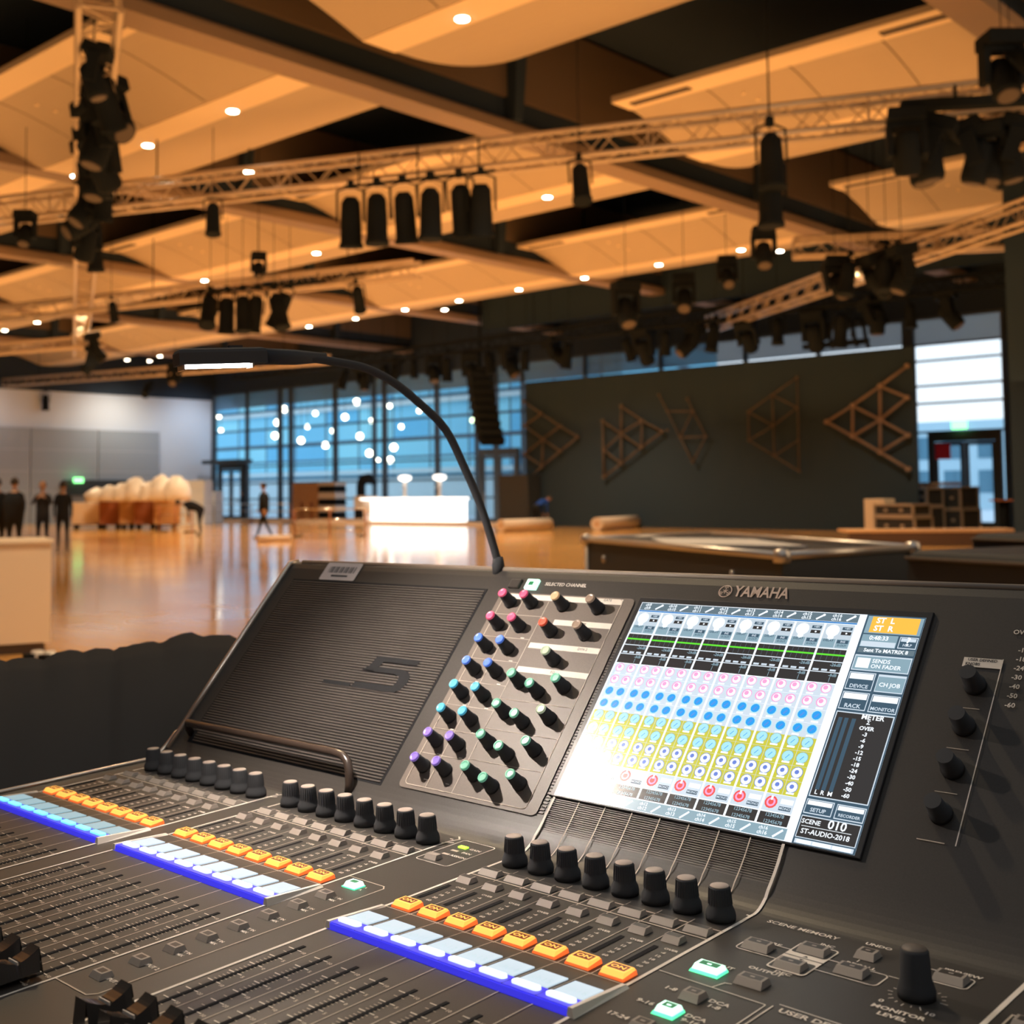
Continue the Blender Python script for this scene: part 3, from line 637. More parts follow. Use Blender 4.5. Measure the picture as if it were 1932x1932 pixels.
# ------------------------------------------------------------------ deck markings and keys
BK = [(-.494, -.494, -.294), (-.267, -.267, -.0665), (0, 0, .2)]
p_ = .025
mk = MB(); zt = .0004
fm_ = MB()
VR1, VR2, VT = .1008, .0845, .139
for bi, (ub, ul, ur) in enumerate(BK):
    wdt = .0022 if bi else .0013
    for u in (ul, ur):
        wd_ = .0024 if bi != 1 else .0018
        line(mk, [(u, VT-.013), (u, 0)], wd_, zt, 0); line(mk, [(u, -.047), (u, -.335)], wd_, zt, 0)
    for k in range(1, 8):
        u = ub+k*p_
        line(mk, [(u, .108), (u, 0)], .0007, zt, 1); line(mk, [(u, -.0475), (u, -.335)], .0007, zt, 1)
    for v in (VR1, VR2): line(mk, [(ul, v), (ur, v)], .0012, zt, 1)
    if bi < 2:
        line(mk, [(ul+.01, VT+.004), (ur-.002, VT+.004), (ur+.004, VT-.002), (ur, VT-.013)], .0014, zt+.0002, 0)
        line(mk, [(ur-.001, VT-.016), (ur+.006, VT-.011)], .0014, zt+.0002, 0)
    # raised step with names and select keys
    st_ = MB(); st_.hexa([(ul-.0012, -.0478, 0), (ur+.0012, -.0478, 0), (ur+.0012, 0, 0), (ul-.0012, 0, 0), (ul-.0012, -.0462, .0035), (ur+.0012, -.0462, .0035), (ur+.0012, 0, .0006), (ul-.0012, 0, .0006)])
    cb(st_, 'name_strip', K['body'])
    sk = MB(); sl = -.0029/.0462
    def zs(v): return .0006-v*.0029/.0462
    TS = Matrix.Shear('XZ', 4, (0, 0)) if False else None
    e = MB(); e.hexa([(ul+.0006, -.0490, .0002), (ur-.0006, -.0490, .0002), (ur-.0006, -.0468, .0002), (ul+.0006, -.0468, .0002), (ul+.0006, -.0474, .0036), (ur-.0006, -.0474, .0036), (ur-.0006, -.0462, .0036), (ul+.0006, -.0462, .0036)])
    ed = cb(e, 'blue_lit_edge', K['blue']); ed['label'] = 'glowing deep blue front edge'
    for u in (ul, ur):
        r = MB(); r.hexa([(u-.0016, -.0490, .0), (u+.0034, -.0490, .0), (u+.0034, .0, .0), (u-.0016, 0, .0), (u-.0016, -.0476, .0046), (u+.0012, -.0476, .0046), (u+.0012, 0, .0016), (u-.0016, 0, .0016)]); cb(r, 'strip_rail', K['print'])
    line(mk, [(ul, .0), (ur, .0)], .0007, .0012, 1)
    for k in range(1, 8):
        u = ub+k*p_; mk.face([(u-.0003, -.034, zs(-.034)+.0003), (u+.0003, -.034, zs(-.034)+.0003), (u+.0003, 0, zs(0)+.0003), (u-.0003, 0, zs(0)+.0003)], 1)
    for k in range(8):
        u = ub+(k+.5)*p_+(0 if bi else 0)
        # ON key
        if bi == 0 and k == 0: pass
        key = MB(); x0, x1, y0, y1, h = -.0088, .0088, -.0072, .0066, .0042
        key.hexa([(x0, y0, .0002), (x1, y0, .0002), (x1, y1, .0002), (x0, y1, .0002), (x0+.0005, y0+.0005, .0016), (x1-.0005, y0+.0005, .0016), (x1-.0004, y1-.0004, .0030), (x0+.0004, y1-.0004, .0030)], 1)
        key.hexa([(x0+.0006, y0+.0006, .0015), (x1-.0006, y0+.0006, .0015), (x1-.0005, y1-.0005, .0028), (x0+.0005, y1-.0005, .0028), (x0+.0012, y0+.0030, h), (x1-.0012, y0+.0030, h), (x1-.0012, y1-.0012, h), (x0+.0012, y1-.0012, h)], 0)
        rect(key, -.0062, -.0026, .0062, .0044, h+.0001, 2)
        text(key, 'ON', 0, .0006, .0052, h+.0002, 0, sx=1.25, bold=.02)
        ok = cb(key, 'on_key', [K['on'], K['onr'], K['onw']]); ok.location = (u+.0002, .0105, 0)
        if not (bi or k): ok['label'] = 'orange lit key'
        # channel name display
        d = MB(); xa, xb = u-.0102, u+.0096; va, vb = -.0335, -.0150
        d.hexa([(xa, va, zs(va)), (xb, va, zs(va)), (xb, vb, zs(vb)), (xa, vb, zs(vb)), (xa, va, zs(va)+.0008), (xb, va, zs(va)+.0008), (xb, vb, zs(vb)+.0008), (xa, vb, zs(vb)+.0008)], 0)
        if bi == 2:
            text(d, 'ch%2d' % (k+9) if k == 0 else 'ch%d' % (k+9), u+.001, -.0277, .0072, zs(-.027)+.0014, 1, sx=1.05)
        cb(d, 'channel_display', [K['lcd'] if bi else K['lcdb'], K['lcdt']])
        # select key
        s = MB(); c0 = K['selw'] if bi else K['selc']
        pts = rrect(u-.0100, -.0427, u+.0100, -.0369, .0026)
        zz_ = zs(-.04)+.0020
        for a, b_ in zip(pts, pts[1:]+pts[:1]): s.face([(a[0], a[1], zs(a[1])), (b_[0], b_[1], zs(b_[1])), (b_[0]*.98+u*.02, b_[1], zz_), (a[0]*.98+u*.02, a[1], zz_)], 0, True)
        s.face([(q[0]*.98+u*.02, q[1], zz_) for q in pts], 0)
        s.face([(u-.0122, -.0468, .0042), (u+.0122, -.0468, .0042), (u+.0122, -.0348, .0034), (u-.0122, -.0348, .0034)], 1)
        cb(s, 'select_key', [c0, K['blue']])
        # cue / upper keys
        for (vv, w2, dd, nm) in ((.0925, .0088, .0040, 'cue_key'), (.0712, .0064, .0044, 'input_key')):
            q = MB(); cx = u+(.0005 if nm == 'cue_key' else -.003)
            q.hexa([(cx-w2, vv-dd-.001, .0002), (cx+w2, vv-dd-.001, .0002), (cx+w2, vv+dd, .0002), (cx-w2, vv+dd, .0002), (cx-w2+.0004, vv-dd+.0030, .0034), (cx+w2-.001, vv-dd+.0030, .0034), (cx+w2-.001, vv+dd-.0006, .0034), (cx-w2+.0004, vv+dd-.0006, .0034)], 0)
            rect(q, cx-w2+.0010, vv-dd+.0032, cx+w2-.002, vv+dd-.0010, .0035, 1)
            cb(q, nm, [K['key'], K['keyd']])
        # meter
        rect(mk, u-.0085, .0270, u-.0050, .0580, zt, 2)
        text(mk, 'OVER', u+.0040, .0575, .0034, zt, 0, bold=.03, sx=1.1)
        for q, sl_ in enumerate(('-6', '12', '18', '30', '60')): text(mk, sl_, u+.0028, .0515-q*.0060, .0036, zt, 0, bold=.03, sx=1.15)
        # encoder
        line(mk, [(u+.0098, VT-.0045), (u+.0118, VT-.0045)], .0014, zt, 0)
        # fader scale
        fu = u
        for side in (-1, 1):
            L = .0058 if side < 0 else .0048
            ticks = [(-.0835, 2)]+[(-.0835-.0029*q, 1) for q in (2,)]+[(-.0981-.00295*q, 2 if q % 5 == 0 else 1) for q in range(0, 16)]+[(-.1500, 1), (-.1571, 2), (-.1645, 1), (-.1718, 2), (-.1790, 1), (-.1865, 2), (-.1940, 1), (-.2012, 2), (-.2160, 2)]
            for v, wt in ticks:
                a = fu+side*.0016; b2 = fu+side*(L+(.0010 if wt == 2 else -.0012))
                rect(mk, min(a, b2), v-(.00022 if wt == 1 else .00036), max(a, b2), v+(.00022 if wt == 1 else .00036), zt, 1 if wt == 1 else 0)
        for v, sx_ in ((-.0840, '10'), (-.0990, '5'), (-.1137, '0'), (-.1285, '5'), (-.1432, '10'), (-.1575, '20'), (-.1722, '30'), (-.1868, '40'), (-.2016, '50'), (-.2160, '60')):
            text(mk, sx_, fu+.0083, v-.0003, .0034, zt, 1, bold=.02, sx=1.15)
        sl2 = MB(); sl2.box((fu-.0014, -.2460, .0), (fu+.0014, -.0765, .0005)); cb(sl2, 'fader_slot', K['slot'])
cb(mk, 'deck_lettering', [K['print'], K['printd'], K['slot']])
# encoders
enc = None
for bi, (ub, ul, ur) in enumerate(BK):
    for k in range(8):
        if enc is None:
            mb = MB(); mb.lathe([(.0094, .0003), (.0096, .0030), (.0092, .0055), (.0079, .0082), (.0074, .0110), (.0066, .0200), (.0060, .0210)], 24)
            for q in range(24):
                a = 2*PI*q/24; mb.tube([(.0075*math.cos(a), .0075*math.sin(a), .010), (.0066*math.cos(a), .0066*math.sin(a), .0200)], .0004, 4, caps=False)
            enc = cb(mb, 'encoder_knob', K['black'])
            MB().lathe([(.0061, .0209), (.0058, .0214), (.0010, .0215)], 24).build('knob_cap', mat('grey_knob_cap', (.46, .38, .33), .5), enc)
            o = enc
        else: o = copy_tree(enc, con)
        o.location = (ub+(k+.5)*p_, .1188, 0)
# faders
K['capg'] = mat('fader_cap_gloss', (.045, .043, .042), .22, spec=.8, coat=.6)
fp = None
def fcap(u, v):
    global fp
    if fp is None:
        mb = MB(); N = 14; w0 = .0056
        ys = [-.0135+i*.027/N for i in range(N+1)]
        def top(y): a = abs(y)/.0135; return .0125+.0055*a**1.6-(.0012 if abs(y) < .001 else 0)
        for a, b_ in zip(ys[:-1], ys[1:]):
            mb.face([(-w0, a, top(a)), (w0, a, top(a)), (w0, b_, top(b_)), (-w0, b_, top(b_))], 0, True)
            for s in (-1, 1): mb.face([(s*w0, a, top(a)), (s*w0, b_, top(b_)), (s*(w0+.0012), b_*.96, .004), (s*(w0+.0012), a*.96, .004)], 0)
        for y in (ys[0], ys[-1]): mb.face([(-w0, y, top(y)), (w0, y, top(y)), (w0+.001, y*1.12, .003), (-w0-.001, y*1.12, .003)], 0)
        fp = cb(mb, 'fader_cap', K['capg'])
        MB().box((-w0, -.0003, .0114), (w0, .0003, .0132)).build('marker_line', K['print'], fp)
        MB().box((-.0010, -.004, -.001), (.0010, .004, .006)).build('fader_stem', K['slot'], fp)
        o = fp
    else: o = copy_tree(fp, con)
    o.location = (u, v, 0)
for k in range(8): fcap(-.267+(k+.5)*p_, -.2190)
for k in range(8): fcap((k+.5)*p_, -.2120)
# bank keys between the second and third fader blocks
mk = MB()
bl = [(.0143, None), (-.0115, 'B4'), (-.0356, 'B3'), (-.0600, 'B2'), (-.0839, 'B1'), (-.1076, 'A'), (-.1314, 'B'), (-.1551, 'INPUT 2'), (-.1809, 'INPUT 1')]
for v, s in bl:
    q = MB(); g = s is None; cx = -.0470; h = .0034
    q.hexa([(cx-.0062, v-.0050, .0002), (cx+.0062, v-.0050, .0002), (cx+.0062, v+.0050, .0002), (cx-.0062, v+.0050, .0002), (cx-.0054, v-.0024, h), (cx+.0050, v-.0024, h), (cx+.0050, v+.0042, h), (cx-.0054, v+.0042, h)], 0)
    rect(q, cx-.0034, v-.0014, cx+.0034, v+.0030, h+.0001, 1)
    o = cb(q, 'bank_key', [K['grnw'] if g else K['key'], K['grnd'] if g else K['keyd']])
    if g:
        o['label'] = 'green lit bank key'; text(q, 'B5', cx, v, .004, h+.0003, 0)
        cb(MB().box((cx-.0068, v-.0056, .0001), (cx+.0068, v+.0050, .0007)), 'green_lit_skirt', K['grn'])
    for j in (0, 1):
        if s and 'INPUT' in s: text(mk, s, cx+.0105, v+.0005, .0042, zt, 0, sx=1.1, bold=.02, rot=0); break
        text(mk, ('ST IN', 'MIX')[j] if s else 'A', cx+.0098, v+.0025-.0050*j, .0034, zt, 0, sx=1.1, bold=.02)
line(mk, [(-.0655, .0267), (-.0290, .0267), (-.0256, .0233), (-.0256, -.1950), (-.0300, -.2000), (-.0655, -.2000)], .0009, zt, 1)
line(mk, rrect(-.0580, .0843, -.0243, .1385, .003), .0008, zt, 0, None, True)
q = MB(); q.hexa([(-.053, .0885, .0002), (-.0405, .0885, .0002), (-.0405, .0965, .0002), (-.053, .0965, .0002), (-.0525, .091, .0034), (-.0415, .091, .0034), (-.0415, .0958, .0034), (-.0525, .0958, .0034)]); cb(q, 'knob_mode_key', K['key'])
for v, s in ((.1055, 'ASSIGN'), (.1150, 'PAN'), (.1245, 'GAIN')):
    rect(mk, -.0495, v-.0015, -.0425, v+.0015, zt, 1); text(mk, s, -.0335, v, .0042, zt, 0, sx=1.1, bold=.03)
q = MB().bev((-.0500, .1225, .0), (-.0420, .1265, .0012), .0004); o = cb(q, 'indicator_led', K['led']); o['label'] = 'yellow green lit indicator'
# lines that climb from the third block up to the screen
def climb(mb_, u0, u1, wd, mi, v0=.1262):
    pts = [(u0, v0, .0006), (u0, .138, .0006)]; N = 16; v0 = .138
    for i in range(1, N+1):
        t_ = i/N
        if t_ < .5:
            s_ = t_/.5; a, b2, c = (1-s_)**2, 2*s_*(1-s_), s_*s_; e = pp(.032)
            y = a*v0+b2*HV+c*e[0]; z = c*e[1]
        else: y, z = pp(.032+(.0465-.032)*(t_-.5)/.5)
        pts.append((u0+(u1-u0)*max(0, (t_-.1)/.9), y-.0009*(t_ > .3), z+.0007+.0007*(t_ > .3)))
    for a, b2 in zip(pts[:-1], pts[1:]):
        mb_.face([(a[0]-wd/2, a[1], a[2]), (a[0]+wd/2, a[1], a[2]), (b2[0]+wd/2, b2[1], b2[2]), (b2[0]-wd/2, b2[1], b2[2])], mi)
for k in range(0, 9): climb(mk, k*p_, .0008+k*.02475, .0022 if k in (0, 8) else .0009, 0 if k in (0, 8) else 1, .1262)
# scene memory section, right of the third block
def ktop(cx, cy, w2, h2, lit=None, nm='function_key'):
    q = MB(); h = .0036
    if lit: q.hexa([(cx-w2-.0006, cy-h2-.0012, .0002), (cx+w2+.0006, cy-h2-.0012, .0002), (cx+w2+.0006, cy+h2, .0002), (cx-w2-.0006, cy+h2, .0002), (cx-w2, cy-h2, .0014), (cx+w2, cy-h2, .0014), (cx+w2, cy+h2, .0014), (cx-w2, cy+h2, .0014)], 2)
    q.hexa([(cx-w2, cy-h2-.0006, .0003), (cx+w2, cy-h2-.0006, .0003), (cx+w2, cy+h2, .0003), (cx-w2, cy+h2, .0003), (cx-w2+.0008, cy-h2*.42, h), (cx+w2-.0012, cy-h2*.42, h), (cx+w2-.0012, cy+h2-.0006, h), (cx-w2+.0008, cy+h2-.0006, h)], 0)
    rect(q, cx-w2+.0024, cy-h2*.25, cx+w2-.0028, cy+h2-.0014, h+.0001, 1)
    rect(q, cx-.0016, cy+.0002, cx+.0012, cy+.0018, h+.0002, 0)
    o = cb(q, nm, [K['grnw'] if lit else K['key'], K['grnd'] if lit else K['keyd'], K['grn']])
    if lit: o['label'] = 'green lit key'
    return o
text(mk, 'SCENE MEMORY', .2362, .1335, .0062, zt, 0, sx=1.05, bold=.02)
line(mk, rrect(.2180, .0850, .3060, .1022, .003), .0008, zt, 0, None, True)
mk.face([(x, y, zt+.0001) for x, y in rrect(.2455, .0720, .2700, .1165, .003)], 0)
for f in (rrect(.2466, .0735, .2690, .0895, .002), rrect(.2466, .1000, .2690, .1153, .002)): mk.face([(x, y, zt+.0002) for x, y in f], 2)
line(mk, [(.2385, .0948), (.2775, .0940)], .0007, zt+.0003, 2)
mk.face([(.2565, .0962, zt+.0003), (.2598, .0962, zt+.0003), (.2581, .0982, zt+.0003)], 2); mk.face([(.2565, .0925, zt+.0003), (.2598, .0925, zt+.0003), (.2581, .0905, zt+.0003)][::-1], 2)
line(mk, [(.3060, .1022), (.3180, .1022)], .0007, zt, 0)
for s, x, y in (('STORE', .2310, .1030), ('INC', .2600, .1195), ('UNDO', .2875, .1292), ('RECALL', .2880, .1048), ('DEC', .2590, .0688), ('OUTPUT', .2545, .0578), ('INPUT', .2275, .0562), ('PREVIEW', .3360, .1295)):
    text(mk, s, x, y, .0046, .0040 if s in ('OUTPUT', 'UNDO') else zt+.0002, 0, sx=1.15, bold=.03)
line(mk, [(.2835, .1095), (.2835, .1125)], .0006, zt, 0)
for (cx, cy, w2, lit) in ((.2295, .0930, .0088, 0), (.2580, .1070, .0088, 0), (.2580, .0795, .0088, 0), (.2880, .0940, .0088, 0), (.2850, .1200, .0062, 0), (.2525, .0470, .0088, 0), (.2250, .0465, .0088, 1), (.2375, .0115, .0062, 0), (.2372, -.0115, .0062, 1), (.2372, -.0350, .0062, 0), (.3340, .1180, .0088, 0)):
    ktop(cx, cy, w2, .0055, lit)
line(mk, rrect(.3150, .1105, .3450, .1255, .003), .0008, zt, 0, None, True)
line(mk, [(.2030, .0297), (.2714, .0279), (.2720, .0265), (.2720, -.0700)], .0008, zt, 0); line(mk, [(.2380, .0290), (.2405, .0380), (.2440, .0390)], .0008, zt, 0)
line(mk, [(.2775, .0330), (.3350, .0310)], .0008, zt, 0); line(mk, [(.2755, .0290), (.2750, -.0600)], .0008, zt, 0)
text(mk, 'USER DEFINED KEYS', .3140, .0268, .0068, zt, 0, sx=1.1, bold=.03)
for s, x, y in (('1-8', .2215, .0135), ('9-16', .2205, -.0090), ('17-24', .2185, -.0310), ('DCA', .2520, .0140), ('1-8', .2520, .0085), ('DCA', .2520, -.0085), ('9-16', .2520, -.0140)): text(mk, s, x, y, .0052, zt, 0, sx=1.15, bold=.03)
# monitor level knob with dial marks
kx, ky = .3285, .0865
mb = MB(); mb.lathe([(.0098, .0003), (.0100, .0040), (.0090, .0075), (.0082, .0100), (.0074, .0245), (.0066, .0258)], 24); kn = cb(mb, 'monitor_level_knob', K['black']); kn.location = (kx, ky, 0)
MB().lathe([(.0066, .0256), (.0063, .0262), (.001, .0263)], 24).build('knob_cap', mat('monitor_knob_cap', (.12, .10, .085), .5), kn)
for i in range(17):
    a = math.radians(-60-300*i/16*1.0+0); r0, r1 = .0128, (.0152 if i % 2 == 0 else .0142)
    if i % 16 == 0: r1 = .0165
    line(mk, [(kx+r0*math.cos(a), ky+r0*math.sin(a)), (kx+r1*math.cos(a), ky+r1*math.sin(a))], .0005, zt, 0)
text(mk, '0', kx-.0125, ky-.0160, .0048, zt, 0, bold=.02, sx=1.2); text(mk, '10', kx+.0135, ky-.0160, .0048, zt, 0, bold=.02, sx=1.2)
text(mk, 'MONITOR', kx, ky-.0235, .0056, zt, 0, bold=.03, sx=1.1); text(mk, 'LEVEL', kx, ky-.0305, .0056, zt, 0, bold=.03, sx=1.1)
# far right block
line(mk, [(.3668, .1380), (.3676, -.1)], .0030, zt, 0)
line(mk, [(.3745, .0960), (.62, .0960)], .0012, zt, 1); line(mk, [(.3745, .0780), (.62, .0780)], .0012, zt, 1); line(mk, [(.3745, .0960), (.3745, .0780)], .0012, zt, 1)
cb(mk, 'deck_lettering', [K['print'], K['printd'], K['body']])
for k in range(3): ktop(.3865+k*.025, .0868, .0085, .0055, nm='cue_key')
# user defined knobs on the right of the screen
mb = MB()
P = [(.2822, .2040), (.3082, .2040), (.3082, .1965), (.2822, .1965)]
mb.face([PT @ Vector((x, y, .0008)) for x, y in P][::-1], 0); text(mb, 'USER DEFINED', .2950, .2022, .0030, .0010, 2, 'CENTER', PT, bold=.02); text(mb, 'KNOBS', .2890, .1988, .0030, .0010, 2, 'CENTER', PT, bold=.02)
line(mb, [(.3082, .2040), (.3082, .0668)], .0007, .0009, 0, PT); line(mb, [(.2840, .0668), (.3010, .0668)], .0006, .0009, 1, PT)
for b_ in (.1640, .1330, .1010): line(mb, [(.2870, b_), (.3010, b_)], .0004, .0009, 1, PT)
for i, s in enumerate(('OVER', '-6', '-12', '-18', '-24', '-30', '-40', '-50', '-60')): text(mb, s, .3228, .2270-i*.0072, .0050, .0009, 0, 'RIGHT' if i < 9 else 'CENTER', PT, bold=.02)
cb(mb, 'panel_lettering', [K['print'], K['printd'], K['black']])
for b_ in (.1820, .1500, .1180, .0860):
    mb = MB(); mb.lathe([(.0075, .0003), (.0075, .004), (.0062, .006), (.0055, .0170)], 18); o = cb(mb, 'user_knob', K['black']); o.matrix_local = PT @ Matrix.Translation((.2945, b_, 0))
    q = MB().lathe([(.0013, .0003), (.0011, .0014)], 8); o = cb(q, 'screw_head', K['metal']); o.matrix_local = PT @ Matrix.Translation((.2845, b_+.008, 0))
# carrying bar over the left grille
hp = [(-.4960, *pp(.034, .000)), (-.4945, *pp(.0365, .010)), (-.4890, *pp(.0378, .0155)), (-.42, *pp(.0380, .0160)), (-.33, *pp(.0384, .0160)), (-.2480, *pp(.0385, .0160)), (-.2360, *pp(.0372, .0155)), (-.2275, *pp(.0330, .0140)), (-.2225, *pp(.0260, .0110)), (-.2205, *pp(.0170, .0050)), (-.2200, *pp(.010, .0010))]
cb(MB().tube(hp, .0040, 12), 'rest_bar', mat('dark_glossy_bar', (.07, .05, .04), .22, spec=.7))
# ------------------------------------------------------------------ gooseneck lamp plugged into the console
nk = [(-.1906, .3333, .2003), (-.193, .3259, .2279), (-.1963, .3159, .2597), (-.2013, .3006, .2967), (-.2072, .2827, .3333), (-.2159, .2566, .3593), (-.2244, .2308, .3796), (-.2328, .2052, .3920), (-.2411, .1800, .3972), (-.2476, .1602, .3999), (-.2560, .1400, .4014)]
gl = empty('gooseneck_lamp', (0, 0, 0)); gl.matrix_world = con.matrix_world @ Matrix.Translation((-.1906, .3333, .2003))
tag(gl, 'black gooseneck lamp with a lit flat head curving up from behind the console', 'lamp')
off = Vector((-.1906, .3333, .2003))
pts = [Vector(p)-off for p in nk]
# smooth the neck
def catmull(P, n=5):
    out = []
    for i in range(len(P)-1):
        p0, p1, p2, p3 = P[max(i-1, 0)], P[i], P[i+1], P[min(i+2, len(P)-1)]
        for k in range(n):
            t_ = k/n; out.append(.5*((2*p1)+(p2-p0)*t_+(2*p0-5*p1+4*p2-p3)*t_*t_+(3*p1-p0-3*p2+p3)*t_**3))
    return out+[P[-1]]
cp = catmull(pts); mb = MB(); mb.tube(cp, .0040, 10)
mb.build('flexible_neck', K['black'], gl)
MB().lathe([(.0062, -.012), (.0062, -.002), (.0048, .006)], 14).build('base_plug', K['black'], gl)
hd = Vector((-.2870, .0410, .3965)); h0 = Vector((-.2560, .1400, .4005)); dx = (hd-h0).normalized()
hm = Matrix.Translation(h0-off) @ dx.to_track_quat('X', 'Z').to_matrix().to_4x4()
Lh = (hd-h0).length
mb = MB(); mb.bev((.030, -.011, -.004), (Lh+.006, .011, .0105), .004, T=hm); mb.tube([hm @ Vector((-.030, 0, .000)), hm @ Vector((.0, 0, .001)), hm @ Vector((.036, 0, .003))], [.0045, .0072, .0078], 10)
mb.build('lamp_head', K['black'], gl)
MB().box((.042, -.0085, -.0075), (.044, .0085, -.004), T=hm).box((Lh+.001, -.0085, -.0085), (Lh+.003, .0085, -.004), T=hm).build('reflector_rim', K['metal'], gl)
MB().box((.046, -.0080, -.0060), (Lh, .0080, -.0042), T=hm).build('lamp_tube', mat('lamp_white_light', (1, 1, 1), .5, emit=(1, .93, .88), es=45), gl)
MB().lathe([(.0018, 0), (.0014, .002)], 8, T=hm @ Matrix.Translation((Lh, .0, -.0065))).build('red_lens', mat('red_lens', (.8, .03, .03), .3, emit=(1, .05, .05), es=1.5), gl)
MB().box((.050, -.003, .0100), (.062, .003, .0130), T=hm).build('switch', K['black'], gl)
lp = con.matrix_world @ Vector((-.279, .066, .388)); tgt = con.matrix_world @ Vector((-.14, .17, .06))
light('gooseneck_light', 'SPOT', lp, 12.0, (1, .86, .74), .009, direction=tgt-lp, spot=math.radians(112), blend=1.0)
# ------------------------------------------------------------------ black backdrop, lattice frames, stage border
t = MB()
for i in range(36):   # softly pleated cloth, 7 cm deep
    x0, x1 = i*.51, (i+1)*.51; d = .004 if i % 2 else 0
    t.box((x0, -d, 0), (x1+.001, .06, 6.62))
o = t.build('stage_backdrop', M['blk2'], loc=(-36.1, 42, 0)); tag(o, 'wide black backdrop wall closing off the stage in front of the glass', 'backdrop')
M['lat'] = mat('brown_lattice_timber', (.115, .088, .07), .7)
M['lat2'] = mat('bright_lattice_timber', (.25, .18, .145), .7)
F = {
 'clipped diamond lattice frame at the left end of the black backdrop': ([(988,757),(1021,780),(1057,804),(1090,824),(1057,851),(1023,879),(999,902),(1024,828),(990,803),(990,857)], [(0,1),(1,2),(2,3),(3,4),(4,5),(5,6),(1,8),(8,7),(7,2),(7,4),(7,9),(9,5),(7,5)]),
 'six-celled triangular lattice frame, second from the left on the black backdrop': ([(1137,794),(1172,766),(1211,793),(1249,814),(1210,844),(1172,874),(1139,900),(1139,849),(1172,818)], [(1,2),(2,3),(3,4),(4,5),(5,6),(0,8),(8,2),(8,4),(8,7),(7,5),(0,6),(2,4),(8,5),(1,8)]),
 'narrow kite-shaped lattice frame in the middle of the black backdrop': ([(1243,745),(1259,776),(1307,776),(1332,823),(1283,825),(1307,872),(1297,752),(1259,812)], [(0,1),(1,2),(2,3),(3,4),(4,2),(4,5),(5,3),(1,4),(6,2)]),
 'faint mirrored triangular lattice frame, fourth on the black backdrop': ([(1412,777),(1457,745),(1504,712),(1504,769),(1459,803),(1413,831),(1506,831),(1461,860),(1508,889)], [(0,1),(1,2),(2,8),(0,5),(1,4),(4,7),(0,4),(5,4),(1,3),(3,4),(5,7),(7,8),(7,6)]),
 'bright large triangular lattice frame at the right end of the black backdrop': ([(1560,796),(1609,765),(1661,728),(1712,690),(1712,750),(1609,823),(1661,792),(1661,853),(1714,821),(1714,885)], [(0,1),(1,2),(2,3),(0,5),(5,7),(7,9),(1,5),(2,6),(6,7),(1,6),(2,4),(5,6),(6,8),(6,4),(7,8)])}
for lab, (P, E) in F.items():
    pts = [at_y(x, y, 41.75) for x, y in P]; mb = MB(); c = pts[0].copy()
    thick = .055 if 'bright' in lab else (.045 if 'second' in lab or 'clipped' in lab else .03)
    for a, b_ in E: mb.tube([pts[a]-c, pts[b_]-c], thick, 5)
    for p in pts:
        mb.lathe([(thick*1.7, -.06), (thick*1.7, .06)], 8, T=Matrix.Translation(p-c) @ Matrix.Rotation(PI/2, 4, 'X'))
    o = mb.build('lattice_frame', M['lat2'] if 'bright' in lab else M['lat'], loc=c); tag(o, lab, 'lattice frame', 'timber lattice frames on the backdrop')
o = MB().box((-37.5, 40.6, 9.0), (21, 40.75, 12.4)).build('stage_border_curtain', M['blk2']); tag(o, 'black border curtain hanging high above the stage front', 'curtain')
mb = MB()
for i in range(14): mb.box((i*.6, -.05 if i % 2 else 0, 0), (i*.6+.6, .14, 11.8))
o = mb.build('side_curtain', M['blk2'], loc=(-10.98, 31.8, 0)); tag(o, 'tall black curtain filling the right edge beside the bright glazed bay', 'curtain')
# ------------------------------------------------------------------ trusses
def truss(A, B, w_=.42, label='', am=None):
    am = am or M['alu']
    A, B = Vector(A), Vector(B); d = (B-A); L = d.length; d.normalize()
    side = d.cross(Vector((0, 0, 1))).normalized(); up = side.cross(d)
    t = empty('lighting_truss', A); tag(t, label, 'truss', 'aluminium lighting trusses')
    O = Vector((0, 0, 0)); h = w_/2; cor = [side*a*h+up*b_*h for a, b_ in ((-1, -1), (1, -1), (1, 1), (-1, 1))]
    for c in cor: MB().tube([c, c+d*L], .055, 6).build('chord', am, t)
    mb = MB(); n = max(2, int(L/(w_*.95))); s = L/n
    for i in range(n):
        for j in range(4):
            a, b_ = cor[j], cor[(j+1) % 4]
            if i % 2: a, b_ = b_, a
            mb.tube([a+d*(i*s), b_+d*((i+1)*s)], .015, 4, caps=False)
    for i in range(0, n+1, max(1, int(2.4/s))):
        for j in range(4): mb.tube([cor[j]+d*(i*s), cor[(j+1) % 4]+d*(i*s)], .022, 4, caps=False)
    mb.build('lacing', am, t)
    # chain hoist lines up to the roof
    for f in (.12, .5, .88):
        p = d*(L*f); MB().tube([p+up*h, p+Vector((0, 0, 12.5-(A+p).z))], .018, 5).build('hanging_chain', M['blk'], t)
    return t
truss((-14.6, 8.2, 8.45), (-52.5, 28.6, 8.45), .55, 'long truss running away from the camera on the left with lamps clamped to it')
truss((-44, 5.6, 8.28), (-2.5, 23.4, 8.28), .52, 'truss crossing the whole picture from left to upper right')
truss((-25.6, 41.3, 8.2), (-5.5, 27.3, 8.2), .55, 'truss slanting down from the upper right towards the stage')
truss((-44.5, 18.7, 8.15), (-25.2, 24.5, 8.15), .46, 'truss behind the first crossing truss, above the dark par lamp cluster')
truss((-68, 32.3, 8.3), (-46, 38.5, 8.3), .42, 'far left truss over the white wall')
truss((-16.5, 31.0, 8.4), (-6, 38.0, 8.4), .5, 'short truss at the right side running behind the slanted one')
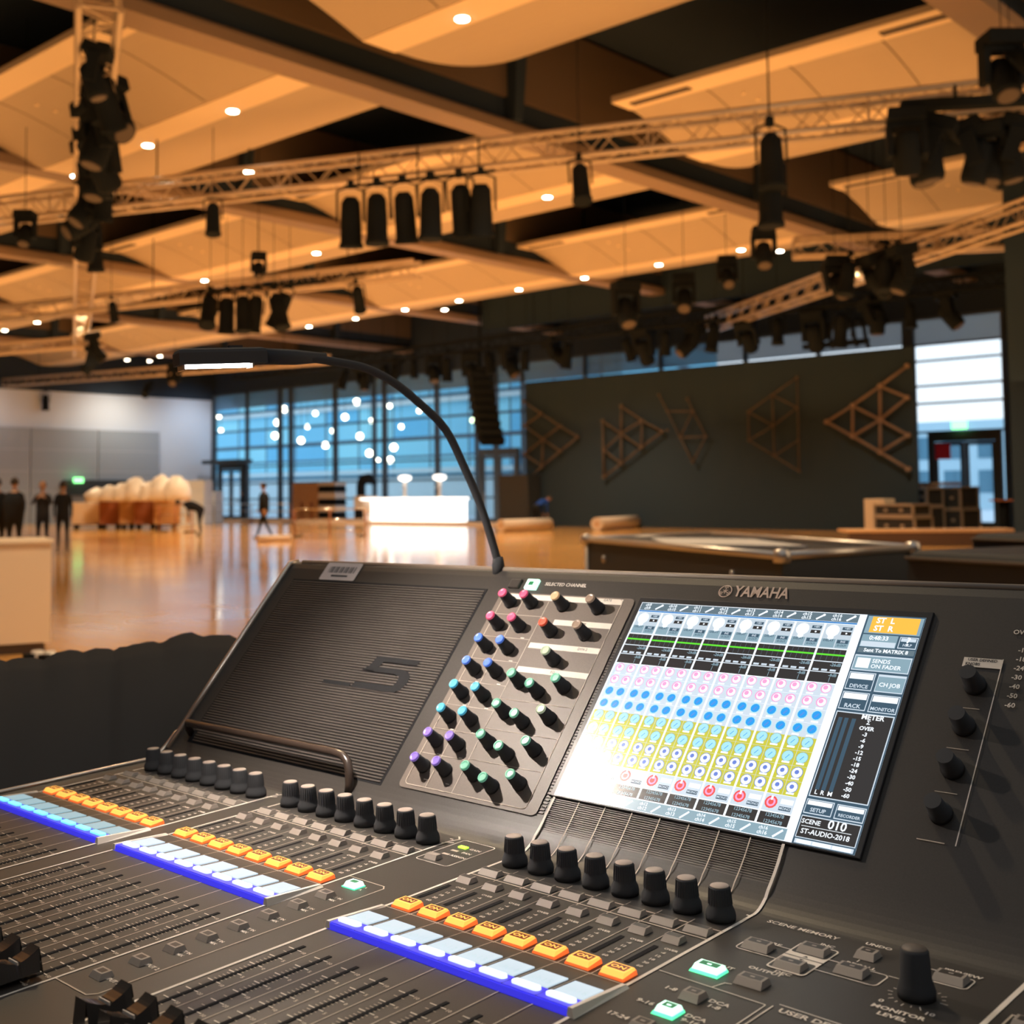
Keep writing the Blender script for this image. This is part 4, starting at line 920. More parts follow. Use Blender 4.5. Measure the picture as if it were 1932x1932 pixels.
truss((-56, 40.2, 8.35), (-12, 40.2, 8.35), .5, 'stage front truss below the black border curtain', am=M['blk'])
truss((-68, 20, 8.3), (-47, 26.6, 8.3), .42, 'upper far left truss ending behind the vertical dark lamp stack')
# ------------------------------------------------------------------ lamps on the trusses
def parcan_build(name='par_can'):
    t = empty(name, (0, 0, 0))
    MB().lathe([(.06, .30), (.105, .24), (.115, .05), (.12, -.20), (.135, -.22), (.135, -.26), (.11, -.26)], 14, T=Matrix.Translation((0, 0, -.42))).build('can', M['blk'], t)
    mb = MB(); mb.tube([(-.15, 0, -.40), (-.15, 0, -.06), (0, 0, -.0), (.15, 0, -.06), (.15, 0, -.40)], .014, 5); mb.build('yoke', M['blk'], t)
    MB().box((-.035, -.035, -.03), (.035, .035, .06)).build('clamp', M['blk'], t)
    return t
def mover_build():
    t = empty('moving_head_light', (0, 0, 0))
    MB().bev((-.2, -.18, -.16), (.2, .18, .0), .03).build('base_box', M['blk'], t)
    mb = MB(); mb.bev((-.22, -.08, -.56), (-.15, .08, -.14), .02).bev((.15, -.08, -.56), (.22, .08, -.14), .02).bev((-.2, -.09, -.22), (.2, .09, -.15), .02); mb.build('yoke', M['blk'], t)
    R = Matrix.Translation((0, 0, -.48)) @ Matrix.Rotation(.5, 4, 'X')
    h = MB().lathe([(.08, .22), (.13, .17), (.145, 0), (.15, -.22), (.13, -.27)], 16, T=R).build('head', M['blk'], t)
    MB().lathe([(.115, -.272), (.10, -.285)], 16, T=R).build('lens', M['vent'], h)
    return t
pc = mv = None; GL = {}
def project(p):
    l = CAM.transposed() @ (Vector(p)-EYE); return PPX+FPX*l.x/-l.z
def place(kind, p, rx=0, rz=0, s=1, label='', group=None):
    global pc, mv
    if kind == 'par':
        if pc is None: t = pc = parcan_build()
        else: t = copy_tree(pc)
    else:
        if mv is None: t = mv = mover_build()
        else: t = copy_tree(mv)
    t.location = p; t.rotation_euler = (rx, 0, rz); t.scale = (s, s, s)
    tag(t, label, 'stage light', group)
    if group is None or 'under the' in group or 'silhouette' in label:
        p = Vector(p); q = Vector((0, 0, 12.45-p.z)); r = MB().tube([(0, 0, 0), q], .009, 5).build('hanging_rod', M['blk'])
        r.parent = t; r.matrix_parent_inverse = (Matrix.Translation(p) @ Matrix.Rotation(rz, 4, 'Z') @ Matrix.Rotation(rx, 4, 'X') @ Matrix.Diagonal((s, s, s, 1))).inverted(); r.location = p
    GL.setdefault(group, []).append((project(p), t)); return t
VR = math.atan2(-.725, -.6865)
# six par cans hanging on one bar under the crossing truss
pA = at_z(650, 352, 7.45); pB = at_z(933, 322, 7.45)
bar = MB(); bar.tube([Vector((0, 0, 0)), pB-pA], .03, 8)
t = empty('lamp_bar', pA); tag(t, 'straight pipe carrying six par cans under the crossing truss', 'pipe'); bar.build('pipe', M['blk'], t)
for f in (.1, .5, .9):
    p = (pB-pA)*f; MB().tube([p, p+Vector((0, 0, .62))], .018, 5).build('hanger', M['blk'], t)
for i, (x, rx, rz) in enumerate(((662, .12, .4), (713, .0, .2), (762, .25, .1), (815, .0, 0), (868, .55, .2), (908, .3, .3))):
    f = (x-650)/283; p = pA+(pB-pA)*f-Vector((0, 0, .0))
    place('par', p, rx, math.atan2((pB-pA).y, (pB-pA).x)+rz, 1.75, 'black par can on the six lamp bar, number %s from the left' % ['one', 'two', 'three', 'four', 'five', 'six'][i], 'par cans on the six lamp bar')
SG = [
 (1092, 298, 7.9, 'par', .35, 1.45, 'single par can tilted under the crossing truss, just right of the centre'),
 (402, 372, 8.0, 'par', .2, 1.3, 'single lamp under the crossing truss, right of the dark lamp stack'),
 (48, 398, 8.0, 'mov', 0, 1.1, 'hanging moving head at the left edge under the crossing truss'),
 (488, 476, 8.3, 'mov', 0, 1.0, 'moving head above the par lamp cluster'),
 (210, 562, 8.1, 'par', -.5, 1.2, 'tilted lamp just right of the receding truss'),
 (672, 532, 7.9, 'par', -.7, 1.5, 'long lamp pointing down right beside the par lamp cluster'),
 (1440, 428, 8.5, 'mov', 0, 1.5, 'moving head hanging on a rod over the slanted truss'),
 (1180, 530, 7.9, 'mov', 0, 1.9, 'big round moving head over the stage left of the slanted truss'),
 (1290, 520, 8.1, 'mov', .2, 1.6, 'moving head on the near side of the slanted truss end'),
 (1370, 487, 8.2, 'mov', .3, 1.3, 'moving head lying on the slanted truss'),
 (1452, 232, 8.0, 'par', .1, 1.8, 'upper lamp of the vertical pair below the crossing truss on the right'),
 (1452, 300, 7.4, 'par', .0, 1.8, 'lower lamp of the vertical pair below the crossing truss on the right'),
 (1888, 62, 8.7, 'mov', 0, 1.5, 'dark moving head hanging at the upper right corner'),
 (1905, 95, 8.4, 'par', .9, 1.4, 'par can beside the moving head at the upper right corner'),
 (285, 722, 7.8, 'par', .8, 1.6, 'tilted follow lamp left below the gooseneck lamp head'),
 (330, 690, 8.2, 'mov', .4, 1.6, 'dark lamp hanging behind the gooseneck lamp head'),
]
for x, y, z, k, rx, s, lab in SG: place(k, at_z(x, y, z), rx, VR+random.uniform(-.3, .3), s, lab)
# dark cluster of par cans under the third truss
for i, x in enumerate((397, 428, 458, 487, 517, 547)):
    p = at_z(x, 548-(x-397)*.05, 7.85); place('par', p, (.5, -.2, .1, -.3, .3, -.5)[i], VR+.2*i, 2.0, 'black par can in the dark row of six under the third truss', 'par cans in the dark row under the third truss')
t = empty('lamp_bar', at_z(392, 548, 7.88)); tag(t, 'pipe that carries the dark row of par cans under the third truss', 'pipe'); q = at_z(600, 532, 7.88)-t.location
MB().tube([(0, 0, 0), q], .05, 6).build('pipe', M['blk'], t); MB().tube([(0, 0, 0), (0, 0, .3)], .02).build('hanger', M['blk'], t); MB().tube([q, q+Vector((0, 0, .3))], .02).build('hanger', M['blk'], t)
for i, x in enumerate((18, 50, 86)): place('par', at_z(x, 738, 7.95), (.7, .1, .0)[i], VR+.3*i, 1.7, 'par can in the trio under the far left truss', 'par cans under the far left truss')
# lamps clamped along the receding truss, seen as one dark stack
RC = [(188, 85), (178, 118), (190, 150), (172, 185), (196, 200), (180, 235), (172, 262), (196, 270), (186, 300), (175, 325), (200, 318), (186, 372), (160, 398), (176, 430), (172, 628), (178, 655)]
for i, (x, y) in enumerate(RC):
    z = 8.45+random.uniform(-.35, .3) if y < 600 else 8.0
    place('mov' if i % 3 != 1 else 'par', at_z(x, y, z), random.uniform(-.6, .6), random.uniform(0, 6), 1.6 if y > 100 else 1.1, 'black lamp in the dense dark stack along the receding truss', 'lamps along the receding truss')
# dark lamps at the right: two long clusters
for i, (x, y) in enumerate(((1708, 212), (1745, 228), (1782, 222), (1822, 232), (1860, 225), (1898, 236), (1925, 222))):
    place('mov', at_z(x, y, 7.9), random.uniform(-.4, .4), random.uniform(0, 6), 1.5, 'black moving head in the dark row below the truss at the upper right', 'dark row at the upper right')
t = empty('lamp_bar', at_z(1700, 205, 7.95)); tag(t, 'ladder frame that carries the dark row of moving heads at the upper right', 'pipe'); q = at_z(1960, 190, 7.95)-t.location
MB().box((0, -.12, -.05), (q.length, .12, .12), T=q.to_track_quat('X', 'Z').to_matrix().to_4x4()).build('pipe', M['blk'], t); MB().tube([q*.4, q*.4+Vector((0, 0, .35))], .03).build('hanger', M['blk'], t)
for i, (x, y) in enumerate(((1575, 490), (1605, 480), (1640, 478), (1672, 470), (1700, 462))):
    place('par' if i % 2 else 'mov', at_z(x, y, 7.9), random.uniform(-.4, .4), random.uniform(0, 6), 1.7, 'black lamp in the row slung under the slanted truss', 'lamps under the slanted truss')
# lamps of the stage front truss, silhouetted against the windows
for i in range(26):
    X = -46.5+i*1.22+random.uniform(-.25, .25)
    if -31 < X < -30.3: continue
    place('mov' if i % 2 else 'par', (X, 40.2, 8.1+random.uniform(-.1, .1)), random.uniform(-.5, .5), random.uniform(0, 6), random.uniform(1.5, 2.1), 'black lamp in the long silhouette row on the stage front truss', 'lamps on the stage front truss')
for i, (x, y) in enumerate(((1528, 622), (1548, 620), (1572, 618), (1593, 616), (1614, 618))):
    o = MB(); o.tube([(0, 0, 0), (.05, 0, .42), (.18, 0, .62), (.34, 0, .6), (.46, 0, .36), (.52, 0, -.1), (.62, 0, -.45)], .075, 7)
    o = o.build('coiled_cable', M['blk'], loc=at_y(x-6, y+18, 41.6)); tag(o, 'arched black hose loop above the backdrop top edge, %s from the left' % ORD[i], 'cable loop', 'black loops above the backdrop')
t = empty('fixing_rail', at_y(1515, 650, 41.8)); tag(t, 'thin dark rail carrying the cable loops above the backdrop', 'rail')
MB().box((0, -.05, -.2), (2.6, .12, .0)).build('rail_bar', M['blk'], t)
# line array loudspeaker
la0 = at_y(906, 700, 40.4); t = empty('line_array_speaker', la0); tag(t, 'curved black line array loudspeaker hanging in front of the windows', 'loudspeaker')
pos = Vector((0, 0, 0)); ang = -.02
for i in range(9):
    T_m = Matrix.Translation(pos) @ Matrix.Rotation(VR+.35, 4, 'Z') @ Matrix.Rotation(ang, 4, 'X')
    MB().bev((-.56, -.3, -.36), (.56, .3, .0), .03, T=T_m).build('speaker_cabinet', M['blk'], t)
    pos = pos+Vector((.035+.015*i, .0, -.375)); ang -= .07
MB().tube([(0, 0, 0), (0, 0, 12.5-la0.z)], .05).build('hanging_chain', M['blk'], t)
MB().box((-.5, -.25, .0), (.5, .25, .18)).build('top_frame', M['blk'], t)
relabel(GL['lamps along the receding truss'], 'black lamp in the dense stack along the receding truss, %s from the left')
relabel(GL['dark row at the upper right'], 'black moving head in the dark row at the upper right, %s from the left')
relabel(GL['lamps under the slanted truss'], 'black lamp slung under the slanted truss, %s from the left')
relabel(GL['lamps on the stage front truss'], 'black silhouetted lamp on the stage front truss, %s from the left')
relabel(GL['par cans in the dark row under the third truss'], 'black par can in the dark row under the third truss, %s from the left')
relabel(GL['par cans under the far left truss'], 'par can in the trio under the far left truss, %s from the left')
# ------------------------------------------------------------------ people
SK = mat('skin', (.42, .26, .19), .6); HR = mat('dark_hair', (.03, .025, .022), .8)
CL = {'black': mat('black_clothing', (.018, .021, .027), .9, spec=.1), 'dark': mat('dark_grey_clothing', (.026, .030, .040), .9, spec=.1), 'blue': mat('blue_sweater', (.02, .07, .35), .9, spec=.1), 'red': mat('red_vest', (.32, .03, .03), .9, spec=.1), 'navy': mat('navy_trousers', (.018, .022, .034), .9, spec=.1), 'shoe': mat('black_shoes', (.03, .03, .03), .6)}
def person(label, loc, face, shirt='black', legs='navy', lean=0, arms='down', stride=0, H=1.76, vest=None, bulk=1.0):
    t = empty('person', loc, face); tag(t, label, 'person')
    V = []; Ed = []; Rr = []; MI = []
    def a(p, r, mi, par=None):
        V.append(p); Rr.append((r, r*.85) if not isinstance(r, tuple) else r); MI.append(mi)
        if par is not None: Ed.append((par, len(V)-1))
        return len(V)-1
    s = H/1.76; c, sn = math.cos(lean), math.sin(lean)
    def up(y, z): return (y*c+z*sn, -y*sn+z*c)   # rotate the upper body about the hip
    hz = .93*s
    def U(x, y, z): yy, zz = up(y, z); return (x, yy, hz+zz)
    pel = a((0, 0, hz), (.155*bulk, .115*bulk), 1)
    wst = a(U(0, 0, .18*s), (.135*bulk, .10*bulk), 0, pel); ch = a(U(0, 0, .38*s), (.165*bulk, .12*bulk), 0, wst)
    nb = a(U(0, 0, .52*s), (.10, .085), 0, ch); nk_ = a(U(0, .01, .60*s), .052, 2, nb); a(U(0, .015, .66*s), .055, 2, nk_)
    for sd in (-1, 1):
        sh = a(U(sd*.17*s, 0, .49*s), .062, 0, nb)
        if arms == 'down': el, wr = U(sd*.235, -.02, .22*s), U(sd*.23, .05, -.03*s)
        elif arms == 'front': el, wr = U(sd*.23, .06, .22*s), U(sd*.10, .30, .25*s)
        elif arms == 'reach': el, wr = U(sd*.20, .22, .36*s), U(sd*.15, .48, .28*s)
        elif arms == 'swing': el, wr = U(sd*.23, sd*.12, .24*s), U(sd*.22, sd*.24+.08, .02*s)
        else: el, wr = U(sd*.26, .10, .30*s), U(sd*.10, .20, .46*s)
        e_ = a(el, .047, 0, sh); w_ = a(wr, .032, 0, e_)
        d = (Vector(wr)-Vector(el)).normalized(); pm = Vector(wr)+d*.07; pal = a(tuple(pm), (.036, .02), 2, w_)
        q = d.cross(Vector((sd, 0, 0.2))).normalized()
        for j in range(4):
            off = q*(-.027+.018*j); tip = pm+d*(.075+(.012 if j in (1, 2) else 0))+off*1.2
            k_ = a(tuple(pm+d*.035+off), .0095, 2, pal); a(tuple(tip), .008, 2, k_)
        k_ = a(tuple(pm+q*-.045+d*-.01), .011, 2, pal); a(tuple(pm+q*-.06+d*.03), .009, 2, k_)
        hp_ = a((sd*.095*s, 0, hz-.05), .095*bulk, 1, pel)
        st_ = sd*stride
        kn = a((sd*.105*s, .5*st_+.03, .50*s), .062, 1, hp_); an = a((sd*.11*s, st_-.02, .10*s+abs(min(0, st_))*.12), .043, 1, kn)
        he = a((sd*.11*s, st_-.03, .045+abs(min(0, st_))*.10), .042, 3, an); a((sd*.13*s, st_+.17, .035), (.040, .03), 3, he)
    me = bpy.data.meshes.new('body'); me.from_pydata(V, Ed, []); o = bpy.data.objects.new('body', me); C.objects.link(o)
    o.modifiers.new('s', 'SKIN'); sv = me.skin_vertices[0].data
    for i, r in enumerate(Rr): sv[i].radius = r
    sv[0].use_root = True
    md = o.modifiers.new('u', 'SUBSURF'); md.levels = 1; md.render_levels = 1
    dg = bpy.context.evaluated_depsgraph_get(); m2 = bpy.data.meshes.new_from_object(o.evaluated_get(dg)); bpy.data.objects.remove(o)
    m2.materials.clear()
    for m in (CL[shirt], CL[legs], SK, CL['shoe'], CL['red']): m2.materials.append(m)
    Vv = [Vector(v) for v in V]
    segs = [(Vv[i], Vv[j], MI[j]) for i, j in Ed]
    for p in m2.polygons:
        cc_ = p.center; best = (9, 0)
        for A_, B_, mi in segs:
            ab = B_-A_; tt = max(0, min(1, (cc_-A_).dot(ab)/max(1e-9, ab.length_squared))); dd = (cc_-A_-ab*tt).length
            if dd < best[0]: best = (dd, mi)
        mi = best[1]
        if mi == 0 and cc_.z < hz+.02 and lean < .3: mi = 1
        p.material_index = mi; p.use_smooth = True
        if vest and mi == 0 and abs(cc_.x) < .15 and cc_.z > hz+.05: p.material_index = 4
    b_ = bpy.data.objects.new('body', m2); C.objects.link(b_); b_.parent = t
    hc = Vector(U(0, .03, .765*s)); R = Matrix.Translation(hc) @ Matrix.Rotation(-lean*.8, 4, 'X')
    mb = MB(); N = 10
    pr_ = [(.105*s*math.sin(PI*k/N)*(.78 if k < 4 else 1)+.002, -.125*s*math.cos(PI*k/N)) for k in range(N+1)]
    mb.lathe(pr_, 16, T=R @ Matrix.Diagonal((.78, 1, 1, 1)), cap=False)
    mb.hexa([(-.014, .095, -.03), (.014, .095, -.03), (.008, .09, .02), (-.008, .09, .02), (-.010, .125, -.028), (.010, .125, -.028), (.004, .10, .02), (-.004, .10, .02)], 0, R)
    for sd in (-1, 1):
        mb.lathe([(.006, -.028), (.016, -.02), (.018, .015), (.008, .03)], 6, T=R @ Matrix.Translation((sd*.083, -.005, -.005)))
        mb.box((sd*.032-.012, .088, .012), (sd*.032+.012, .096, .022), 1, R)
    mb.box((-.022, .09, -.062), (.022, .097, -.054), 2, R)
    mb.build('head', [SK, HR, CL['red']], t)
    MB().lathe([(.100*s*math.sin(PI*k/8)+.008, -.02+.122*s*math.cos(PI*k/8*.98)) for k in range(0, 6)][::-1], 14, T=R @ Matrix.Translation((0, -.018, .022)) @ Matrix.Diagonal((.86, 1.05, 1, 1))).build('hair', HR, t)
    return t
def pf(x, y): return at_z(x, y, 0)
person('dark clothed person seen from behind, standing right of the group near the white counter', pf(118, 1041), 1.08, 'black', 'navy', H=1.92, bulk=1.3)
person('dark clothed person with arms raised, second in the group behind the white counter', pf(80, 1043), 4.0, 'dark', 'navy', arms='up', H=1.92, bulk=1.35)
person('large dark figure at the far left edge behind the white counter', pf(26, 1052), 1.0, 'black', 'black', arms='front', H=1.98, bulk=2.1)
person('half hidden dark figure cut by the left picture edge', pf(-6, 1050), 1.2, 'black', 'black', arms='front', H=1.98, bulk=2.2)
person('person bending forward over a barrier in the middle distance', pf(378, 1010), 2.55, 'black', 'navy', lean=1.3, arms='reach', H=2.0, bulk=1.9)
person('distant person with outstretched arms before the left glass doors', pf(402, 985), -2.4, 'dark', 'navy', lean=.2, arms='reach', H=1.8)
person('distant person in dark jacket standing at the glass wall', pf(457, 981), 2.6, 'dark', 'navy', arms='front', H=1.8)
person('person in black with a red marked vest walking across the floor', pf(498, 1016), 1.95, 'black', 'black', arms='swing', stride=.36, H=1.92, bulk=1.6)
person('person in a blue sweater bending beside the black speaker case', pf(1012, 998), -.2, 'blue', 'black', lean=1.1, arms='reach', H=1.8, bulk=1.2)
# ------------------------------------------------------------------ things on the hall floor
M['cream'] = mat('cream_counter', (.88, .74, .58), .5); M['wood'] = mat('raw_plywood', (.62, .36, .17), .7, noise=.1, nscale=6); M['redwood'] = mat('red_brown_wood', (.36, .12, .05), .6)
M['glow'] = mat('backlit_white_panel', (1, 1, 1), .5, emit=(1, .95, .88), es=2.2); M['chrome'] = mat('chrome', (.8, .8, .8), .15, metal=1); M['foil'] = mat('white_plastic_sheet', (.80, .74, .68), .45)
M['roll'] = mat('white_carpet_roll', (.72, .62, .54), .9); M['case'] = mat('flight_case_black', (.028, .034, .042), .6); M['edge'] = mat('case_edge_aluminium', (.70, .64, .58), .35, metal=.7)
def obox(name, label, cat, loc, rot, parts, group=None):
    t = empty(name, loc, rot); tag(t, label, cat, group)
    for pn, mm, boxes in parts:
        mb = MB()
        for a, b_ in boxes: mb.bev(a, b_, min(.02, (b_[2]-a[2])*.2))
        mb.build(pn, mm, t)
    return t
c0 = at_z(95, 1231, 0)
obox('counter', 'cream coloured counter block at the left edge of the floor', 'counter', c0, 1.2, [('cabinet', M['cream'], [((-2.6, 0, .10), (0, .75, 1.06))]), ('counter_top', M['cream'], [((-2.65, -.03, 1.06), (.02, .78, 1.10))]), ('plinth', M['vent'], [((-2.55, .05, 0), (-.05, .7, .10))])])
# glowing bar with two beer towers
bl_ = at_y(683, 987, 42.6); br_ = at_y(863, 988, 42.6); bw = (br_-bl_).x
t = empty('bar_counter', (bl_.x, 42.6, 0)); tag(t, 'brightly glowing white bar counter in front of the windows', 'bar')
MB().bev((.1*bw, 0, .12), (bw, .7, 1.22), .03).build('lit_front', M['glow'], t); MB().box((-.05, -.1, 1.22), (bw+.05, .8, 1.34)).build('bar_top', M['glow'], t); MB().box((.12*bw, .05, 0), (bw-.05, .65, .12)).build('plinth', M['blk'], t)
MB().box((0, .1, .55), (.1*bw, .6, 1.22)).box((.02, .12, 0), (.12, .5, .55)).build('side_shelf', M['foil'], t)
for nm, f in (('left', .42), ('right', .78)):
    q = empty('beer_tower', (bl_.x+f*bw, 42.95, 1.34)); tag(q, 'white beer dispensing tower, the %s one on the glowing bar' % nm, 'beer tower', 'beer towers on the bar')
    MB().lathe([(.16, 0), (.16, .05), (.09, .08), (.09, .85)], 14).build('column', M['foil'], q)
    MB().lathe([(.09, .85), (.30, .92), (.34, 1.02), (.30, 1.12), (.05, 1.16)], 16).build('tower_head', M['glow'], q)
    MB().tube([(0, -.09, .6), (0, -.25, .58), (0, -.25, .45)], .02).build('tap', M['chrome'], q)
# floor platform strip the bar stands by
obox('floor_ramp', 'long pale edge platform on the floor in front of the bar', 'platform', (-60, 41.6, 0), 0, [('deck', M['roll'], [((0, 0, 0), (24, .5, .14))])])
x = at_y(552, 980, 45.2).x
obox('plywood_panel', 'upright plywood panel leaning near the glass wall', 'panel', (x, 45.2, 0), 0, [('sheet', M['wood'], [((0, 0, 0), (2.75, .12, 2.25))]), ('brace', M['redwood'], [((.9, -.1, 0), (.96, 0, 1.1)), ((1.8, -.1, 0), (1.86, 0, 1.1))])])
x = at_y(601, 980, 44.8).x
t = empty('crate_stack', (x, 44.8, 0)); 
C.objects.unlink(t); bpy.data.objects.remove(t)
for i in range(6):
    o = obox('drinks_crate', ['lowest', 'second', 'third', 'fourth', 'fifth', 'topmost'][i]+' crate in the striped stack beside the plywood panel', 'crate', (x, 44.8, i*.375), 0, [('tray', M['blk'] if i % 2 else M['foil'], [((0, 0, 0), (1.5, .8, .18))]), ('rim', M['foil'] if i % 2 else M['blk'], [((-.02, -.02, .18), (1.52, .82, .375))])], 'crates beside the plywood panel')
x = at_y(668, 985, 43.8).x
obox('coffee_machine_stand', 'tall box stand with a dark cowl left of the glowing bar', 'stand', (x, 43.8, 0), 0, [('stand', M['foil'], [((0, 0, 0), (1.2, .7, 1.45))]), ('base', M['blk'], [((.05, -.02, .0), (.8, 0, .8))])])
mb = MB(); mb.tube([(.25, .3, 1.45), (.25, .3, 2.05), (.45, .3, 2.35), (.9, .3, 2.4), (1.45, .3, 2.15)], [.25, .25, .3, .3, .12], 10); o = mb.build('black_hood', M['blk'], loc=(x, 43.8, 0)); tag(o, 'black hooded machine standing on the tall box stand', 'machine')
# carts with plastic wrapped heaps
for i, (px, w_, h, mt, lab) in enumerate(((135, 1.62, 1.05, M['cream'], 'cream sided cart, the leftmost by the grey partition'), (187, 1.15, 1.1, M['redwood'], 'red brown wooden cart between the two cream ones'), (225, .85, 1.1, M['wood'], 'light wooden cart in the middle of the cart row'), (253, 1.15, 1.15, M['redwood'], 'dark red wooden cart in the right half of the cart row'), (291, 1.2, 1.1, M['wood'], 'light wooden cart at the right end of the cart row'))):
    g = at_z(px, 998, 0); 
    obox('transport_cart', lab, 'cart', g, 1.05, [('crate_body', mt, [((0, 0, .22), (w_, 1.4, .22+h))]), ('wheel', M['blk'], [((.1, .1, 0), (.35, .3, .22))]), ('wheel', M['blk'], [((w_-.4, .1, 0), (w_-.15, .3, .22))]), ('deck', M['case'], [((0, 0, .18), (w_, 1.4, .24))])], 'transport carts by the partition')
random.seed(3)
HP = []
for i, (px, r, zz) in enumerate(((153, .62, .9), (178, .58, 1.05), (202, .60, 1.2), (226, .62, 1.55), (252, .60, 1.25), (276, .64, 1.7), (304, .66, 1.6))):
    g = at_z(px+8, 999, 0); mb = MB()
    N = 12
    prf = [(r*math.sin(PI/2*k/6)*(.9 if k == 6 else 1)+.01, math.cos(PI/2*k/6)*zz*.72) for k in range(7)]
    mb.lathe(prf[::-1], N)
    mb.v = [(a+random.uniform(-.06, .06), b_+random.uniform(-.06, .06), c+(random.uniform(-.05, .05) if c > .05 else 0)) for a, b_, c in mb.v]
    o = mb.build('plastic_wrapped_heap', M['foil'], loc=(g.x, g.y+.6, 1.32)); tag(o, 'white plastic wrapped heap lying on the row of carts, number %s from the left' % ['one', 'two', 'three', 'four', 'five', 'six', 'seven'][i], 'wrapped goods', 'wrapped heaps on the carts')
# pallets of stacked white boxes next to the glass
for i, (px, py, n) in enumerate(((322, 990, 4), (345, 988, 3))):
    g = at_z(px, py, 0)
    for k in range(n):
        obox('white_box', ['lowest', 'second', 'third', 'topmost'][k]+' white carton of the %s stack by the pale wall' % ('left' if i == 0 else 'right'), 'box', g+Vector((0, 0, k*.6)), .6, [('carton', M['white'], [((0, 0, 0), (1.9, 1.2, .58))]), ('tape', M['wood'], [((.9, -.005, .05), (1.0, 0, .56))])], 'white cartons by the pale wall')
# barriers
def barrier(label, A, B, h=1.1):
    A, B = Vector(A), Vector(B); d = B-A; L = d.length; t = empty('crowd_barrier', A, math.atan2(d.y, d.x)); tag(t, label, 'barrier', 'metal barriers')
    mb = MB(); mb.tube([(0, 0, .2), (0, 0, h), (L, 0, h), (L, 0, .2), (0, 0, .2)], .03, 6); mb.tube([(0, 0, h*.62), (L, 0, h*.62)], .025, 6); mb.build('rail_frame', M['chrome'], t)
    for f in (0, .5, 1): MB().tube([(L*f, 0, .0), (L*f, 0, h)], .03, 6).build('post', M['redwood'], t)
    for f in (.05, .95): MB().box((L*f-.03, -.35, 0), (L*f+.03, .35, .05)).build('foot', M['blk'], t)
barrier('waist high metal barrier in front of the bending person', at_z(300, 1003, 0), at_z(362, 1004, 0), 1.15)
barrier('low open metal frame standing between the walker and the bar', at_z(556, 1012, 0), at_z(690, 1012, 0), 1.0)
barrier('far barrier along the foot of the glass doors', at_z(405, 984, 0), at_z(550, 987, 0), 1.05)
# carpet rolls and planks
for x0, y0, x1, y1, r, lab in ((945, 1003, 1036, 999, .24, 'long white carpet roll lying beside the black speaker case'), (1126, 1001, 1203, 995, .26, 'short white carpet roll lying in front of the black backdrop'), (486, 1022, 548, 1020, .10, 'pale plank lying behind the walking person')):
    a = at_z(x0, y0, 0); b_ = at_z(x1, y1, 0); a.z = b_.z = r
    t = empty('carpet_roll' if r > .2 else 'plank', a); tag(t, lab, 'roll' if r > .2 else 'plank')
    mb = MB(); mb.tube([(0, 0, 0), b_-a], r, 14); mb.build('roll_body', M['roll'], t)
    mb = MB(); mb.tube([(b_-a)*-.002, (b_-a)*1.002], r*.35, 8); mb.build('core', M['wood'], t)
x = at_y(948, 990, 41.2).x
obox('speaker_case', 'tall black case standing left of the bending person in blue', 'case', (x, 41.0, 0), 0, [('cabinet', M['case'], [((0, 0, .1), (1.75, .9, 2.35))]), ('wheel', M['blk'], [((.1, .1, 0), (.3, .3, .1))]), ('wheel', M['blk'], [((1.4, .1, 0), (1.6, .3, .1))])])
# stage deck and stacks of flight cases at the right
g = at_z(1600, 1031, 0)
t = empty('stage_deck', g, .62); tag(t, 'low brown stage deck in front of the flight cases on the right', 'platform')
MB().box((0, 0, .36), (4.4, 1.6, .42)).build('deck_board', M['wood'], t); MB().box((.02, .02, .0), (4.38, .06, .36)).build('skirt', mat('dark_brown_skirt', (.10, .055, .035), .8), t)
for k in range(4): MB().box((1+k*1.35-.9, .1, 0), (1.1+k*1.35-.9, .2, .2)).build('leg', M['blk'], t)
def fcase(label, loc, rot, w_, d_, h, grp='stacked flight cases on the right'):
    t = empty('flight_case', loc, rot); tag(t, label, 'flight case', grp)
    MB().box((.01, .01, .0), (w_-.01, d_-.01, h)).build('case_body', M['case'], t)
    e = MB(); r = .035
    for a, b_ in (((0,0,0),(w_,0,0)),((0,0,h),(w_,0,h)),((0,d_,h),(w_,d_,h)),((0,0,0),(0,0,h)),((w_,0,0),(w_,0,h)),((0,0,h),(0,d_,h)),((w_,0,h),(w_,d_,h)),((0,0,0),(0,d_,0)),((w_,0,0),(w_,d_,0)),((w_,d_,0),(w_,d_,h)),((0,d_,0),(0,d_,h))):
        e.box([min(p, q)-r for p, q in zip(a, b_)], [max(p, q)+r for p, q in zip(a, b_)])
    e.build('edge_profile', M['edge'], t)
    for f in (.3, .7): MB().box((w_*f-.07, -.03, h*.5-.05), (w_*f+.07, .0, h*.5+.05)).build('latch', M['edge'], t)
    return t
obox('cream_panel', 'cream upright board at the left end of the flight case stacks', 'board', at_z(1632, 1004, 0), -.35, [('board', M['cream'], [((0, 0, 0), (.95, .5, 1.18))])])
CS = [(1652, 1006, 0, 1.75, .8, .55, 'low flight case with a cream lid, nearest of the pile'), (1652, 1006, .62, 1.7, .8, .36, 'upper slim flight case on the nearest low case'), (1715, 1001, 0, .9, .8, .85, 'flight case in the middle of the pile, at floor level'), (1668, 999, 1.02, 1.5, .8, .5, 'wide flight case on top at the left of the pile'), (1762, 1000, 0, 1.3, .9, .75, 'flight case at floor level on the right of the pile'), (1762, 1000, .80, 1.25, .9, .75, 'upper flight case on the right of the pile'), (1716, 1001, .92, .85, .8, .6, 'upper flight case in the middle of the pile')]
for x, y, z, w_, d_, h, lab in CS:
    p = at_z(x, y, 0); p.z = z; p.y += (.1 if 'wide' in lab else 0); fcase(lab, p, -.35, w_, d_, h)
